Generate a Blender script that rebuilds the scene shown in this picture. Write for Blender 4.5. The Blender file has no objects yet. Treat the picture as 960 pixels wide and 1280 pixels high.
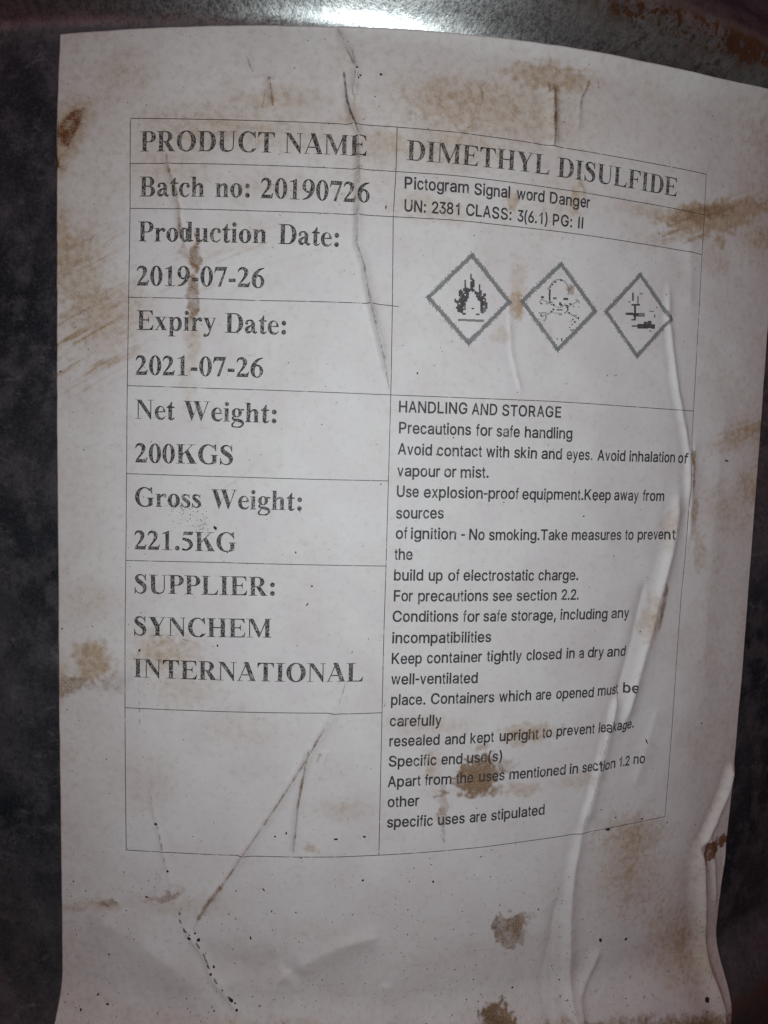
import bpy, math, random
import numpy as np
from mathutils import Vector, Matrix
from mathutils.geometry import delaunay_2d_cdt

random.seed(7); rng = np.random.default_rng(11)
SC = bpy.context.scene; COL = SC.collection
MM = 0.001
R = 286.0            # drum radius, mm
ZC = 440.0           # height of the label's middle above the floor, mm

# ------------------------------------------------------------------ camera, light, exposure
cam_d = bpy.data.cameras.new("camera"); cam = bpy.data.objects.new("camera", cam_d); COL.objects.link(cam)
CAM_POS = Vector((-5.45123, -486.10963, 10.16229 + ZC))*MM
cam.matrix_world = Matrix.Translation(CAM_POS) @ Matrix([(0.99427716, -0.06414657, -0.08542924), (-0.08085843, 0.07075945, -0.99421075), (0.06982014, 0.99542871, 0.06516771)]).to_4x4()
cam_d.sensor_fit = 'HORIZONTAL'; cam_d.sensor_width = 36.0; cam_d.lens = 36.0*961.94272/960.0
cam_d.clip_start = 0.005; cam_d.clip_end = 60
SC.camera = cam

world = bpy.data.worlds.new("World"); SC.world = world; world.use_nodes = True
bg = world.node_tree.nodes['Background']; bg.inputs[0].default_value = (1.0, 0.38, 0.46, 1); bg.inputs[1].default_value = 0.098

# the phone's flash, a few millimetres beside the lens
fl = bpy.data.lights.new("flash_lamp", 'SPOT'); fl.energy = 1.21; fl.shadow_soft_size = 0.004; fl.color = (0.835, 0.97, 0.985)
fl.spot_size = math.radians(138); fl.spot_blend = 1.0
flo = bpy.data.objects.new("flash_lamp", fl); COL.objects.link(flo)
flo.matrix_world = Matrix.Translation(CAM_POS + cam.matrix_world.to_3x3() @ Vector((0.013, 0.005, 0.0))) @ (cam.matrix_world.to_3x3() @ Matrix.Rotation(math.radians(0.5), 3, 'X') @ Matrix.Rotation(math.radians(-2), 3, 'Y')).to_4x4()

vs = SC.view_settings; vs.view_transform = 'Standard'; vs.look = 'None'; vs.exposure = 0; vs.gamma = 1; vs.use_curve_mapping = False
SC.cycles.max_bounces = 5; SC.cycles.diffuse_bounces = 3; SC.cycles.transparent_max_bounces = 12
SC.cycles.caustics_reflective = False

# ------------------------------------------------------------------ node helper
def mat(name):
    m = bpy.data.materials.new(name); m.use_nodes = True; nt = m.node_tree; nt.nodes.clear()
    return m, nt
class N:
    def __init__(s, nt): s.nt = nt
    def new(s, t, **k):
        n = s.nt.nodes.new(t)
        for a, b in k.items(): setattr(n, a, b)
        return n
    def link(s, a, b): s.nt.links.new(a, b)
    def put(s, sock, v):
        if isinstance(v, bpy.types.NodeSocket): s.link(v, sock)
        elif isinstance(v, (tuple, list)) and sock.type == 'RGBA': sock.default_value = (*v, 1)[:4]
        else: sock.default_value = v
    def math(s, op, a, b=0.0, clamp=False):
        n = s.new('ShaderNodeMath', operation=op); n.use_clamp = clamp
        s.put(n.inputs[0], a); s.put(n.inputs[1], b); return n.outputs[0]
    def mix(s, f, a, b):
        n = s.new('ShaderNodeMix', data_type='RGBA'); s.put(n.inputs[0], f); s.put(n.inputs[6], a); s.put(n.inputs[7], b); return n.outputs[2]
    def noise(s, vec, scale, detail=3, rough=.5, dist=0.0):
        n = s.new('ShaderNodeTexNoise'); s.link(vec, n.inputs['Vector'])
        n.inputs['Scale'].default_value = scale; n.inputs['Detail'].default_value = detail
        n.inputs['Roughness'].default_value = rough; n.inputs['Distortion'].default_value = dist
        return n.outputs['Fac']
    def ramp(s, v, a, b, c=0.0, d=1.0):
        n = s.new('ShaderNodeMapRange', interpolation_type='SMOOTHSTEP')
        for i, x in enumerate((v, a, b, c, d)): s.put(n.inputs[i], x)
        return n.outputs[0]
    def attr(s, name, out='Fac'):
        n = s.new('ShaderNodeAttribute', attribute_name=name); return n.outputs[out]
    def scaled(s, vec, sc, rot=(0, 0, 0)):
        n = s.new('ShaderNodeMapping'); s.link(vec, n.inputs[0]); n.inputs['Scale'].default_value = sc; n.inputs['Rotation'].default_value = rot
        return n.outputs[0]

# ------------------------------------------------------------------ materials
def paper_material():
    m, nt = mat("weathered_paper"); n = N(nt)
    uv = n.attr('sheet_mm', 'Vector'); st = n.new('ShaderNodeSeparateColor'); n.link(n.attr('stain', 'Color'), st.inputs[0])
    ochre, brown, grime_shade = st.outputs; rust = n.attr('rust')
    fine = n.noise(uv, 2.6, 2, .6); mid = n.noise(uv, .55, 5, .62); big = n.noise(uv, .06, 4, .55); vf = n.noise(uv, 6.0, 1, .5)
    fib = n.noise(n.scaled(uv, (3.2, .55, 1), (0, 0, .12)), 1.0, 3, .6)
    c = n.mix(n.ramp(big, .3, .7), (.71, .635, .64), (.755, .70, .695))
    c = n.mix(n.math('MULTIPLY', n.ramp(mid, .50, .72), .30), c, (.52, .465, .43))
    c = n.mix(n.math('MULTIPLY', n.ramp(vf, .58, .78), .42), c, (.33, .28, .25))
    c = n.mix(n.math('MULTIPLY', n.ramp(fib, .58, .74), .10), c, (.45, .40, .37))
    fo = n.math('MULTIPLY', ochre, n.math('ADD', n.math('MULTIPLY', mid, 1.7), n.math('MULTIPLY', fine, .9)), True)
    c = n.mix(n.math('MULTIPLY', fo, n.ramp(vf, .35, .65, .55, .88)), c, n.mix(n.ramp(mid, .4, .6), (.45, .275, .125), (.34, .19, .07)))
    fb = n.math('MULTIPLY', brown, n.math('ADD', n.math('MULTIPLY', fine, .9), n.math('MULTIPLY', mid, 1.0)), True)
    fb = n.ramp(fb, .04, .98)
    c = n.mix(n.math('MULTIPLY', fb, .92), c, n.mix(n.ramp(fine, .3, .7), (.33, .185, .078), (.135, .064, .024)))
    fr = n.ramp(n.math('MULTIPLY', rust, n.math('ADD', n.math('ADD', n.math('MULTIPLY', vf, .8), n.math('MULTIPLY', fine, 1.2)), -.05)), .35, .85)
    c = n.mix(n.math('MULTIPLY', fr, .95), c, n.mix(vf, (.09, .028, .009), (.24, .088, .03)))
    fg = n.math('MULTIPLY', grime_shade, n.math('ADD', n.math('MULTIPLY', fine, .9), n.math('MULTIPLY', vf, .9)), True)
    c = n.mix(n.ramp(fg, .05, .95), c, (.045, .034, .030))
    b = n.new('ShaderNodeBsdfPrincipled'); n.link(c, b.inputs['Base Color'])
    b.inputs['Roughness'].default_value = .58; b.inputs['Specular IOR Level'].default_value = .32
    bp = n.new('ShaderNodeBump'); bp.inputs['Strength'].default_value = .35; bp.inputs['Distance'].default_value = .00006
    h = n.math('ADD', n.math('MULTIPLY', fine, .6), n.math('ADD', n.math('MULTIPLY', mid, 1.6), n.math('MULTIPLY', fb, -.7)))
    n.link(h, bp.inputs['Height']); n.link(bp.outputs[0], b.inputs['Normal'])
    o = n.new('ShaderNodeOutputMaterial'); n.link(b.outputs[0], o.inputs[0]); return m

def ink_material(name, col, lo, hi, inner, WEAR=.5):
    """toner: dense along the outline of each character, flaked and thin inside it"""
    m, nt = mat(name); n = N(nt)
    uv = n.attr('sheet_mm', 'Vector'); edge = n.attr('edge')
    a = n.noise(n.scaled(uv, (1.15, 1., 1)), 2.1, 3, .7); w = n.noise(uv, .35, 3, .6)
    sc = n.noise(n.scaled(uv, (4.0, .7, 1), (0, 0, -.25)), 1.0, 2, .6)
    k = n.ramp(n.math('ADD', n.math('MULTIPLY', a, .75), n.math('MULTIPLY', sc, .35)), lo, hi)
    body = n.math('ADD', n.math('MULTIPLY', k, 1-inner), inner)
    wear = n.math('MULTIPLY', n.ramp(n.math('ADD', w, n.math('MULTIPLY', a, .5)), .52, .74, WEAR, 1.0), n.math('SUBTRACT', 1.0, n.math('MULTIPLY', n.attr('cover'), .42)))
    al = n.math('MULTIPLY', n.math('MAXIMUM', body, n.math('MULTIPLY', edge, n.ramp(a, .22, .5, .55, .97))), wear, True)
    b = n.new('ShaderNodeBsdfPrincipled'); b.inputs['Base Color'].default_value = (*col, 1); b.inputs['Roughness'].default_value = .5
    b.inputs['Specular IOR Level'].default_value = .25
    t = n.new('ShaderNodeBsdfTransparent'); mx = n.new('ShaderNodeMixShader')
    n.link(al, mx.inputs[0]); n.link(t.outputs[0], mx.inputs[1]); n.link(b.outputs[0], mx.inputs[2])
    o = n.new('ShaderNodeOutputMaterial'); n.link(mx.outputs[0], o.inputs[0]); return m

def steel_material():
    """dull dark steel: worn grey bare metal, scuffs, rust that starts on the raised hoops"""
    m, nt = mat("worn_dark_steel"); n = N(nt)
    tc = n.new('ShaderNodeTexCoord'); ob = n.scaled(tc.outputs['Object'], (1000, 1000, 1000))
    big = n.noise(ob, .022, 5, .6, .4); mid = n.noise(ob, .11, 5, .65); grain = n.noise(ob, 1.35, 2, .6); fine = n.noise(ob, .55, 3, .6)
    scr = n.noise(n.scaled(ob, (.8, .8, 1.5), (.0, .7, 0)), .16, 6, .75, .6); pit = n.noise(ob, .42, 4, .7)
    hoop_lit = n.attr('hoop_lit'); crest = n.attr('crest'); rs = n.attr('rusty'); bare = n.attr('bare')
    c = n.mix(n.ramp(big, .35, .65), (.016, .026, .034), (.095, .092, .102))
    c = n.mix(n.math('MULTIPLY', n.ramp(mid, .44, .66), .50), c, (.17, .160, .170))
    c = n.mix(n.math('MULTIPLY', n.ramp(pit, .50, .66), .45), c, (.020, .020, .026))
    c = n.mix(n.math('MULTIPLY', n.ramp(scr, .55, .70), .50), c, (.26, .245, .255))
    c = n.mix(n.math('MULTIPLY', hoop_lit, n.ramp(fine, .30, .62, .55, 1.0), True), c, n.mix(n.ramp(mid, .4, .65), (.60, .57, .555), (.42, .41, .41)))
    c = n.mix(n.math('MULTIPLY', n.ramp(grain, .56, .70), .4), c, (.02, .018, .018))
    c = n.mix(n.math('MULTIPLY', n.ramp(grain, .50, .34), n.math('ADD', .14, n.math('MULTIPLY', hoop_lit, .26))), c, (.24, .235, .24))
    fr = n.math('MULTIPLY', rs, n.ramp(n.math('ADD', n.math('MULTIPLY', mid, .65), n.math('MULTIPLY', fine, .45)), .42, .62), True)
    c = n.mix(fr, c, n.mix(fine, (.045, .018, .010), (.14, .062, .032)))
    b = n.new('ShaderNodeBsdfPrincipled'); n.link(c, b.inputs['Base Color'])
    n.link(n.math('SUBTRACT', n.math('ADD', .40, n.math('MULTIPLY', hoop_lit, .56)), n.math('MULTIPLY', fr, .5), True), b.inputs['Metallic'])
    n.link(n.ramp(n.math('ADD', n.math('MULTIPLY', grain, .6), n.math('MULTIPLY', mid, .5)), .3, .75, .24, .40), b.inputs['Roughness'])
    bp = n.new('ShaderNodeBump'); bp.inputs['Strength'].default_value = .5; bp.inputs['Distance'].default_value = .00012
    n.link(n.math('ADD', n.math('MULTIPLY', grain, .55), n.math('ADD', n.math('MULTIPLY', fine, .5), n.math('MULTIPLY', scr, .5))), bp.inputs['Height'])
    n.link(bp.outputs[0], b.inputs['Normal'])
    o = n.new('ShaderNodeOutputMaterial'); n.link(b.outputs[0], o.inputs[0]); return m

def plain_material(name, col, rough, scale=1.0, amt=.3):
    m, nt = mat(name); n = N(nt); tc = n.new('ShaderNodeTexCoord')
    f = n.noise(tc.outputs['Object'], scale, 6, .6)
    c = n.mix(f, tuple(x*(1-amt) for x in col), tuple(x*(1+amt) for x in col))
    b = n.new('ShaderNodeBsdfPrincipled'); n.link(c, b.inputs['Base Color']); b.inputs['Roughness'].default_value = rough
    o = n.new('ShaderNodeOutputMaterial'); n.link(b.outputs[0], o.inputs[0]); return m

M_paper = paper_material()
M_serif = ink_material("flaked_black_toner", (.022, .020, .021), .44, .64, .28)
M_sans = ink_material("black_toner", (.050, .046, .049), .34, .52, .42, .35)
M_rule = ink_material("thin_rule_toner", (.05, .046, .046), .30, .50, .45, .12)
M_sym = ink_material("symbol_toner", (.075, .070, .072), .36, .60, .35)
M_half = ink_material("grey_halftone_toner", (.25, .24, .24), .25, .72, .40)
M_steel = steel_material()
M_fleck = plain_material("black_grit", (.022, .017, .015), .8, 900, .5)
M_floor = plain_material("concrete", (.22, .20, .19), .9, 6, .35)

# ------------------------------------------------------------------ mesh helpers
def link(name, me, parent=None, material=None, kind=None):
    o = bpy.data.objects.new(name, me); COL.objects.link(o)
    if parent is not None: o.parent = parent
    if material is not None: me.materials.append(material)
    if kind: o['kind'] = kind
    return o
def mesh_np(name, V, F, smooth=True):
    """V (n,3) array, F (m,k) array of equal-sided faces"""
    me = bpy.data.meshes.new(name); V = np.asarray(V, np.float32); F = np.asarray(F, np.int32); k = F.shape[1]
    me.vertices.add(len(V)); me.vertices.foreach_set('co', V.ravel())
    me.loops.add(F.size); me.loops.foreach_set('vertex_index', F.ravel())
    me.polygons.add(len(F)); me.polygons.foreach_set('loop_start', np.arange(len(F), dtype=np.int32)*k)
    me.update(calc_edges=True); me.validate()
    me.polygons.foreach_set('use_smooth', np.full(len(me.polygons), smooth))
    return me
def set_attr(me, name, typ, data):
    a = me.attributes.new(name, typ, 'POINT')
    a.data.foreach_set({'FLOAT': 'value', 'FLOAT_VECTOR': 'vector', 'FLOAT_COLOR': 'color'}[typ], np.asarray(data, np.float32).ravel())

# ------------------------------------------------------------------ 2D noise and shape fields (numpy)
def _h(i, j, s):
    x = np.sin(i*127.1+j*311.7+s*74.7)*43758.5453
    return x-np.floor(x)
def vnoise(x, y, s=0.0):
    i, j = np.floor(x), np.floor(y); fx, fy = x-i, y-j
    fx = fx*fx*(3-2*fx); fy = fy*fy*(3-2*fy)
    return (_h(i, j, s)*(1-fx)+_h(i+1, j, s)*fx)*(1-fy)+(_h(i, j+1, s)*(1-fx)+_h(i+1, j+1, s)*fx)*fy
def fbm(x, y, s=0.0, o=4):
    t, a, w = 0, .5, 0
    for k in range(o):
        t = t+a*vnoise(x*2**k, y*2**k, s+k*3.1); w += a; a *= .55
    return t/w
def sstep(a, b, x):
    t = np.clip((x-a)/(b-a), 0, 1); return t*t*(3-2*t)
def poly_dist(U, V, P):
    """signed distance (+ right of travel) and length fraction to a polyline"""
    P = np.asarray(P, float); best = np.full(U.shape, 1e9); sgn = np.ones(U.shape); frac = np.zeros(U.shape)
    L = np.hypot(*(P[1:]-P[:-1]).T); T = L.sum(); acc = 0
    for k in range(len(P)-1):
        a, d = P[k], P[k+1]-P[k]; l = L[k]
        t = np.clip(((U-a[0])*d[0]+(V-a[1])*d[1])/(l*l), 0, 1)
        dx, dy = U-a[0]-t*d[0], V-a[1]-t*d[1]; r = np.hypot(dx, dy); m = r < best
        best = np.where(m, r, best); sgn = np.where(m, np.sign(dx*d[1]-dy*d[0]), sgn); frac = np.where(m, (acc+t*l)/T, frac)
        acc += l
    return best, sgn, frac

# ------------------------------------------------------------------ drum profile
HOOPS = ((133.0, 18.5, 9.5), (-160.0, 26.0, 8.0))     # crest height from the label's middle, half width, rise (mm)
def drum_r(z):
    z = np.asarray(z, float); r = np.full(z.shape, R)
    for zc, w, h in HOOPS: r = r+h*np.where(np.abs(z-zc) < w, .5+.5*np.cos(np.pi*(z-zc)/w), 0)
    return r
TILT = 0.04298; CT, STT = math.cos(TILT), math.sin(TILT)
def on_drum(U, V, off):
    U = np.asarray(U, float); V = np.asarray(V, float)
    th = (CT*U-STT*V)/R; z = STT*U+CT*V; r = drum_r(z)+off
    return np.stack([r*np.sin(th)*MM, -r*np.cos(th)*MM, (z+ZC)*MM], -1)

# ------------------------------------------------------------------ traced data, in millimetres on the sheet
RIDGES = [([[92.26,63.91],[92.91,51.77],[94.77,42.95],[97.75,31.81],[100.96,22.77],[103.53,14.71],[104.56,6.51],[104.74,-2.96]],1.2,0.7,0.75),([[100.76,6.47],[99.63,-10.0],[97.38,-20.6],[94.54,-31.16],[92.02,-41.72],[88.93,-52.22],[86.07,-61.52],[83.16,-69.59]],2.6,1.4,1.35),([[90.82,-21.53],[88.86,-30.85],[86.91,-40.17],[84.38,-49.44],[82.13,-58.26]],1.3,1.5,-0.6),([[82.7,-54.04],[80.56,-64.52],[77.88,-74.95],[76.17,-83.11],[72.52,-95.32]],2.6,0.7,1.2),([[106.0,19.46],[105.85,6.52],[106.24,-12.54]],1.4,1.0,0.45),([[98.06,-60.41],[94.62,-72.23],[90.7,-85.18]],3.0,1.8,0.4),([[74.43,-90.79],[72.27,-95.76],[70.65,-105.14],[69.84,-114.69],[69.85,-124.43],[70.55,-136.85],[71.13,-156.88],[70.58,-166.79]],2.2,1.0,1.15),([[66.21,-111.66],[64.86,-121.08],[63.85,-131.82],[63.22,-145.14],[63.19,-159.95]],2.6,1.8,-0.65),([[118.46,-105.7],[120.97,-115.57],[122.5,-126.68],[123.84,-143.34],[125.23,-160.31],[124.66,-174.01]],2.0,2.0,2.3),([[133.55,-83.75],[131.23,-92.63],[127.13,-99.73],[123.06,-105.98],[119.64,-109.93]],1.8,1.1,1.9),([[134.23,-110.89],[136.41,-125.22],[139.04,-142.8],[141.81,-160.85],[145.36,-176.77]],1.4,1.6,1.3),([[124.61,-105.81],[128.29,-117.47],[130.73,-131.79]],0.8,0.8,0.6),([[53.15,109.22],[53.72,102.24],[53.99,92.12]],1.1,1.1,1.2),([[-3.26,116.84],[-1.57,112.51],[1.56,107.29],[1.24,103.98],[0.94,99.89]],1.1,0.9,1.0),([[-1.43,106.73],[-0.92,101.92],[-0.0,97.11],[1.3,93.28],[2.56,91.01],[2.48,86.3],[2.44,79.61],[2.6,73.29],[2.82,64.15],[4.79,58.85],[6.66,49.89],[10.08,37.87],[12.25,27.31]],1.3,0.6,1.15),([[-19.96,104.44],[-19.49,100.58],[-19.03,97.29]],1,0.7,0.8),([[-45.75,85.73],[-44.87,81.38],[-43.38,77.42],[-42.28,72.07],[-41.78,64.51]],0.7,0.7,0.5),([[2.62,-48.23],[0.87,-54.71],[-3.41,-62.28],[-9.53,-73.16],[-16.1,-84.13],[-23.36,-95.22],[-29.63,-105.33],[-35.33,-113.98]],1.4,0.6,0.8),([[-6.32,-64.45],[-7.84,-73.16],[-9.34,-83.0],[-10.38,-95.34]],1.2,0.8,0.7),([[-2.04,-66.63],[-3.55,-75.36]],1,1,0.25),([[43.44,54.1],[43.71,47.89],[44.52,39.58],[46.16,33.36],[48.22,28.38]],0.7,0.5,0.35),([[-48.94,-78.74],[-45.99,-90.62],[-43.26,-102.6],[-40.55,-112.45]],0.9,0.5,0.15),([[-39.23,-114.61],[-37.89,-117.89],[-33.48,-124.42],[-31.47,-129.51],[-25.98,-136.59],[-23.33,-140.63]],0.9,0.6,0.3),([[63.54,111.79],[61.86,107.46],[61.09,104.29],[61.18,98.17]],0.6,0.8,0.3),([[61.87,85.28],[63.08,80.86],[62.25,78.26]],0.9,0.9,0.35),([[98.61,76.41],[99.9,68.14],[100.42,54.72]],2.2,2.2,0.35),([[8.37,116.06],[7.64,113.11],[8.19,107.73]],1,1,0.15),([[15.18,-132.21],[17.13,-138.16],[17.84,-147.52]],1.2,2,0.5),([[-9.99,-127.55],[-14.23,-130.88],[-18.31,-144.47]],2.5,2.5,1.0),([[-9.98,-128.0],[-2.54,-123.22],[6.07,-120.18],[14.8,-118.44]],2.5,3.5,0.9),([[-66.0,-114.47],[-52.37,-119.94],[-39.08,-129.16],[-28.1,-139.35]],6,6,0.9),([[81.48,-131.79],[78.96,-137.47],[73.77,-145.01],[72.81,-157.3]],1.2,1.8,0.7),([[63.69,42.9],[69.79,23.72],[69.53,6.05]],6,6,0.35),([[117.65,35.35],[117.04,6.61],[115.6,-32.51],[116.19,-67.76]],5,5,0.4),([[26.95,110.95],[28.84,87.43],[32.77,67.65],[35.88,43.25],[35.64,26.57]],6,5,0.25),([[45.15,35.41],[49.16,22.88],[60.74,5.91]],4,4,0.2)]
DENTS = [(-23.97,-126.4,11.89,-2.0,-0.68,-4.44,-0.7),(4.24,-134.9,11.41,3.73,3.19,-8.79,-0.5),(-56.76,-133.84,10.84,1.03,0.05,-7.24,0.4),(57.87,-136.76,10.34,-1.93,0.47,-9.78,-0.5),(32.38,-105.0,23.1,-2.14,0.39,-11.06,0.3)]
STAINS = [('o',(-27.19,92.26,24.23,-1.27,-0.31,-5.45,0.51,0.9)),('o',(-45.53,84.35,12.52,-0.1,0.11,-10.85,0.34,1)),('o',(-56.26,105.23,8.54,-0.32,0.05,-6.87,0.38,0.9)),('o',(37.99,100.3,27.99,-0.47,-1.1,-9.98,0.57,0.8)),('o',(53.1,110.22,14.02,0.26,-0.44,-4.04,0.74,0.5)),('o',(25.58,90.13,14.59,-0.66,-0.67,-5.95,0.41,0.8)),('o',(9.11,88.86,6.1,0.4,0.13,-4.91,0.47,0.7)),('o',(21.91,74.49,12.51,-0.35,-0.28,-3.6,0.41,0.8)),('b',(104.81,82.64,13.74,4.22,0.75,-1.85,0.7,0.6)),('o',(100.55,82.0,12.27,3.43,0.91,-2.7,0.95,0.5)),('o',(109.68,81.81,16.88,5.58,1.96,-4.07,0.94,0.6)),('o',(121.11,86.6,13.07,5.04,1.85,-2.75,0.74,0.6)),('o',(127.52,78.83,9.33,1.45,0.49,-4.14,0.54,0.8)),('o',(84.6,80.4,10.59,-0.8,-0.66,-2.58,0.47,0.7)),('o',(110.92,75.67,1.95,0.28,0.26,-2.68,0.81,0.5)),('o',(-69.1,58.63,9.01,-0.15,0.06,-12.23,0.68,0.9)),('o',(-74.12,62.81,2.3,-0.06,0.03,-8.17,0.6,0.8)),('o',(137.16,16.78,5.94,0.15,1.94,-14.97,0.5,0.8)),('o',(-62.34,44.29,11.97,5.19,4.25,-8.33,0.57,0.9)),('o',(-73.69,68.91,3.2,-0.1,0.03,-8.14,0.47,0.9)),('b',(-71.35,-52.61,6.46,1.11,0.33,-2.79,0.8,0.6)),('b',(-59.53,-51.17,7.73,1.52,0.49,-3.18,0.5,0.8)),('o',(-65.19,-45.04,4.92,2.5,2.71,-5.31,0.94,0.6)),('o',(-44.28,-41.79,9.67,0.42,0.05,-5.33,0.61,0.8)),('o',(-39.9,-51.23,10.69,0.45,0.06,-5.36,0.34,0.9)),('o',(-73.69,-51.04,2.81,0.21,0.02,-6.53,0.54,0.8)),('o',(-65.27,-28.94,7.92,0.41,0.03,-5.98,0.27,1)),('b',(-37.8,60.55,1.45,0.02,0.08,-6.79,1.0,0.4)),('b',(-38.3,50.53,1.66,-0.03,-0.2,-8.04,0.95,0.4)),('b',(-41.78,64.51,0.83,0.0,0.06,-5.58,0.55,0.4)),('b',(-39.86,60.13,1.36,0.49,1.46,-3.74,0.5,0.5)),('o',(-38.18,40.45,2.5,0.04,0.07,-6.07,0.54,0.8)),('o',(-39.52,30.28,2.09,0.04,0.11,-10.18,0.3,1)),('b',(38.69,-75.87,6.93,0.11,0.7,-5.46,1.0,0.35)),('b',(43.27,-73.47,8.32,0.81,0.7,-3.18,0.6,0.6)),('b',(40.69,-79.42,7.98,-0.61,0.11,-2.74,0.6,0.5)),('o',(54.41,-64.5,9.71,0.54,0.54,-2.76,0.68,0.7)),('b',(40.24,-68.06,3.27,-0.2,0.06,-1.58,0.6,0.5)),('b',(29.85,-84.76,1.36,-0.04,0.57,-8.16,0.6,0.35)),('b',(29.67,-79.79,2.56,0.68,0.19,-0.55,0.7,0.3)),('o',(26.74,-72.91,2.69,-0.13,0.22,-6.71,0.47,0.8)),('o',(25.23,-60.63,13.33,-0.48,0.11,-3.32,0.34,0.9)),('o',(70.56,-80.02,8.0,-0.33,0.37,-2.4,0.34,0.8)),('b',(51.38,-121.76,5.98,-1.4,-0.28,-5.88,0.9,0.45)),('d',(46.67,-120.6,1.22,-0.33,-0.48,-4.61,0.5,0.6)),('b',(55.7,-117.9,3.55,-0.54,0.09,-1.92,0.5,0.5)),('b',(48.27,-146.6,6.91,-0.65,0.77,-5.9,1.2,0.4)),('d',(46.29,-146.26,5.92,-1.03,0.22,-5.32,0.45,0.5)),('b',(-59.84,-110.73,3.62,0.33,0.01,-1.12,0.7,0.6)),('b',(-44.74,-108.68,4.64,1.55,0.35,-1.27,0.65,0.6)),('b',(-41.06,-105.81,2.24,1.45,0.99,-1.68,0.45,0.7)),('b',(-45.88,-102.76,0.66,0.04,0.03,-3.1,0.35,0.6)),('o',(-68.32,-112.47,13.95,1.52,0.01,-1.35,0.47,0.9)),('o',(-38.19,-110.1,15.17,0.73,0.03,-3.11,0.27,1)),('o',(89.35,-108.47,12.22,-3.78,-1.86,-18.16,0.45,0.7)),('o',(113.3,-140.1,14.94,-4.43,1.4,-15.08,0.61,0.8)),('o',(94.83,-99.52,12.09,0.17,1.9,-5.21,0.47,0.9)),('o',(90.89,-108.77,3.09,-0.96,-1.37,-13.35,0.41,0.8)),('b',(99.42,-159.18,43.63,-9.03,1.09,-4.51,0.9,0.7)),('d',(86.96,-161.15,27.61,-5.65,0.7,-3.8,0.4,0.8)),('b',(117.37,-163.56,17.96,-1.7,1.59,-3.13,0.75,0.6)),('o',(15.6,-147.3,68.22,-6.81,0.12,-4.2,0.54,0.9)),('o',(139.1,-154.13,3.84,-1.4,1.87,-14.88,0.54,0.9)),('o',(45.36,51.54,2.03,0.14,0.15,-3.32,0.88,0.5)),('o',(45.96,58.43,2.71,0.21,0.27,-6.19,0.41,0.8)),('b',(60.97,57.16,1.72,-1.07,-1.02,-1.22,0.8,0.5)),('o',(41.42,43.58,3.13,0.19,0.09,-2.08,0.34,0.8)),('o',(54.0,44.37,1.88,0.12,0.41,-8.43,0.2,1)),('o',(134.23,23.4,8.26,2.2,1.35,-1.81,0.95,0.6)),('o',(126.66,20.17,14.04,3.82,2.2,-3.14,0.61,0.8)),('o',(132.49,4.21,7.35,-0.01,0.79,-6.5,0.68,0.8)),('o',(121.68,-3.15,11.15,-0.15,0.79,-7.38,0.38,1)),('b',(105.54,10.05,1.03,0.0,0.42,-6.59,0.9,0.4)),('o',(108.02,-2.99,1.66,-0.02,0.56,-6.22,0.68,0.6)),('b',(96.9,-30.1,1.39,-0.23,-0.78,-7.52,0.9,0.5)),('o',(93.51,-33.47,3.63,-0.62,-0.73,-7.03,0.54,0.8)),('o',(98.5,-7.62,3.1,-0.29,-0.4,-7.02,0.41,0.8)),('g',(110.81,-15.09,2.73,-0.16,0.28,-6.31,0.6,0.5)),('r',(126.07,-112.05,3.34,-2.05,-2.33,-2.43,1.2,0.25)),('r',(132.37,-109.59,4.58,0.22,1.71,-2.4,1.1,0.3)),('r',(122.41,-114.6,1.53,-0.75,-0.98,-2.01,1.0,0.3)),('d',(-26.19,92.27,3.63,0.06,0.02,-1.36,0.32,0.8)),('d',(-33.23,89.26,2.29,3.22,0.67,-0.44,0.3,0.8)),('d',(7.18,84.81,1.73,-0.5,-0.19,-0.57,0.35,0.7)),('o',(-16.9,78.79,12.08,0.37,0.07,-3.93,0.24,1)),('o',(-0.15,95.15,4.02,0.22,0.07,-3.12,0.41,0.8)),('o',(-18.26,99.25,14.01,0.39,0.05,-2.71,0.47,0.8)),('b',(33.96,104.42,0.64,0.04,-0.04,-2.18,0.6,0.5)),('o',(61.64,80.69,1.66,-0.06,-0.79,-5.41,0.68,0.6)),('o',(42.88,77.67,1.33,0.13,0.14,-3.24,0.74,0.5)),('o',(25.14,102.92,14.56,0.2,-0.34,-5.91,0.34,0.9)),('o',(56.97,79.12,9.36,1.03,0.42,-8.22,0.22,1)),('o',(1.74,100.13,0.6,-0.0,-0.19,-3.89,0.41,0.7)),('o',(-5.29,-94.06,2.56,-0.03,0.03,-1.33,0.54,0.7)),('o',(141.69,-85.39,14.22,-2.95,2.22,-16.78,0.14,1)),('o',(102.58,-116.34,13.52,-3.12,1.29,-15.71,0.27,1)),('b',(52.33,107.3,3.17,0.44,0.1,-2.0,0.45,0.6)),('o',(52.7,-80.45,4.93,-0.47,0.09,-1.86,0.54,0.7)),('o',(3.02,-83.15,8.58,-0.18,0.08,-3.53,0.34,0.9)),('o',(-50.48,-77.74,10.98,0.68,0.07,-8.74,0.22,1)),('o',(-24.92,-61.46,12.66,0.33,0.08,-5.39,0.2,1))]
RUST_PATCHES = [[[-67.51,97.43],[-70.19,97.16],[-72.89,95.71],[-74.7,93.61],[-75.15,91.22],[-74.23,88.76],[-71.95,87.84],[-70.6,89.39],[-69.05,92.52],[-67.95,95.26]],[[-75.59,86.0],[-74.21,85.13],[-74.43,82.72],[-75.58,82.37]]]
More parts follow.
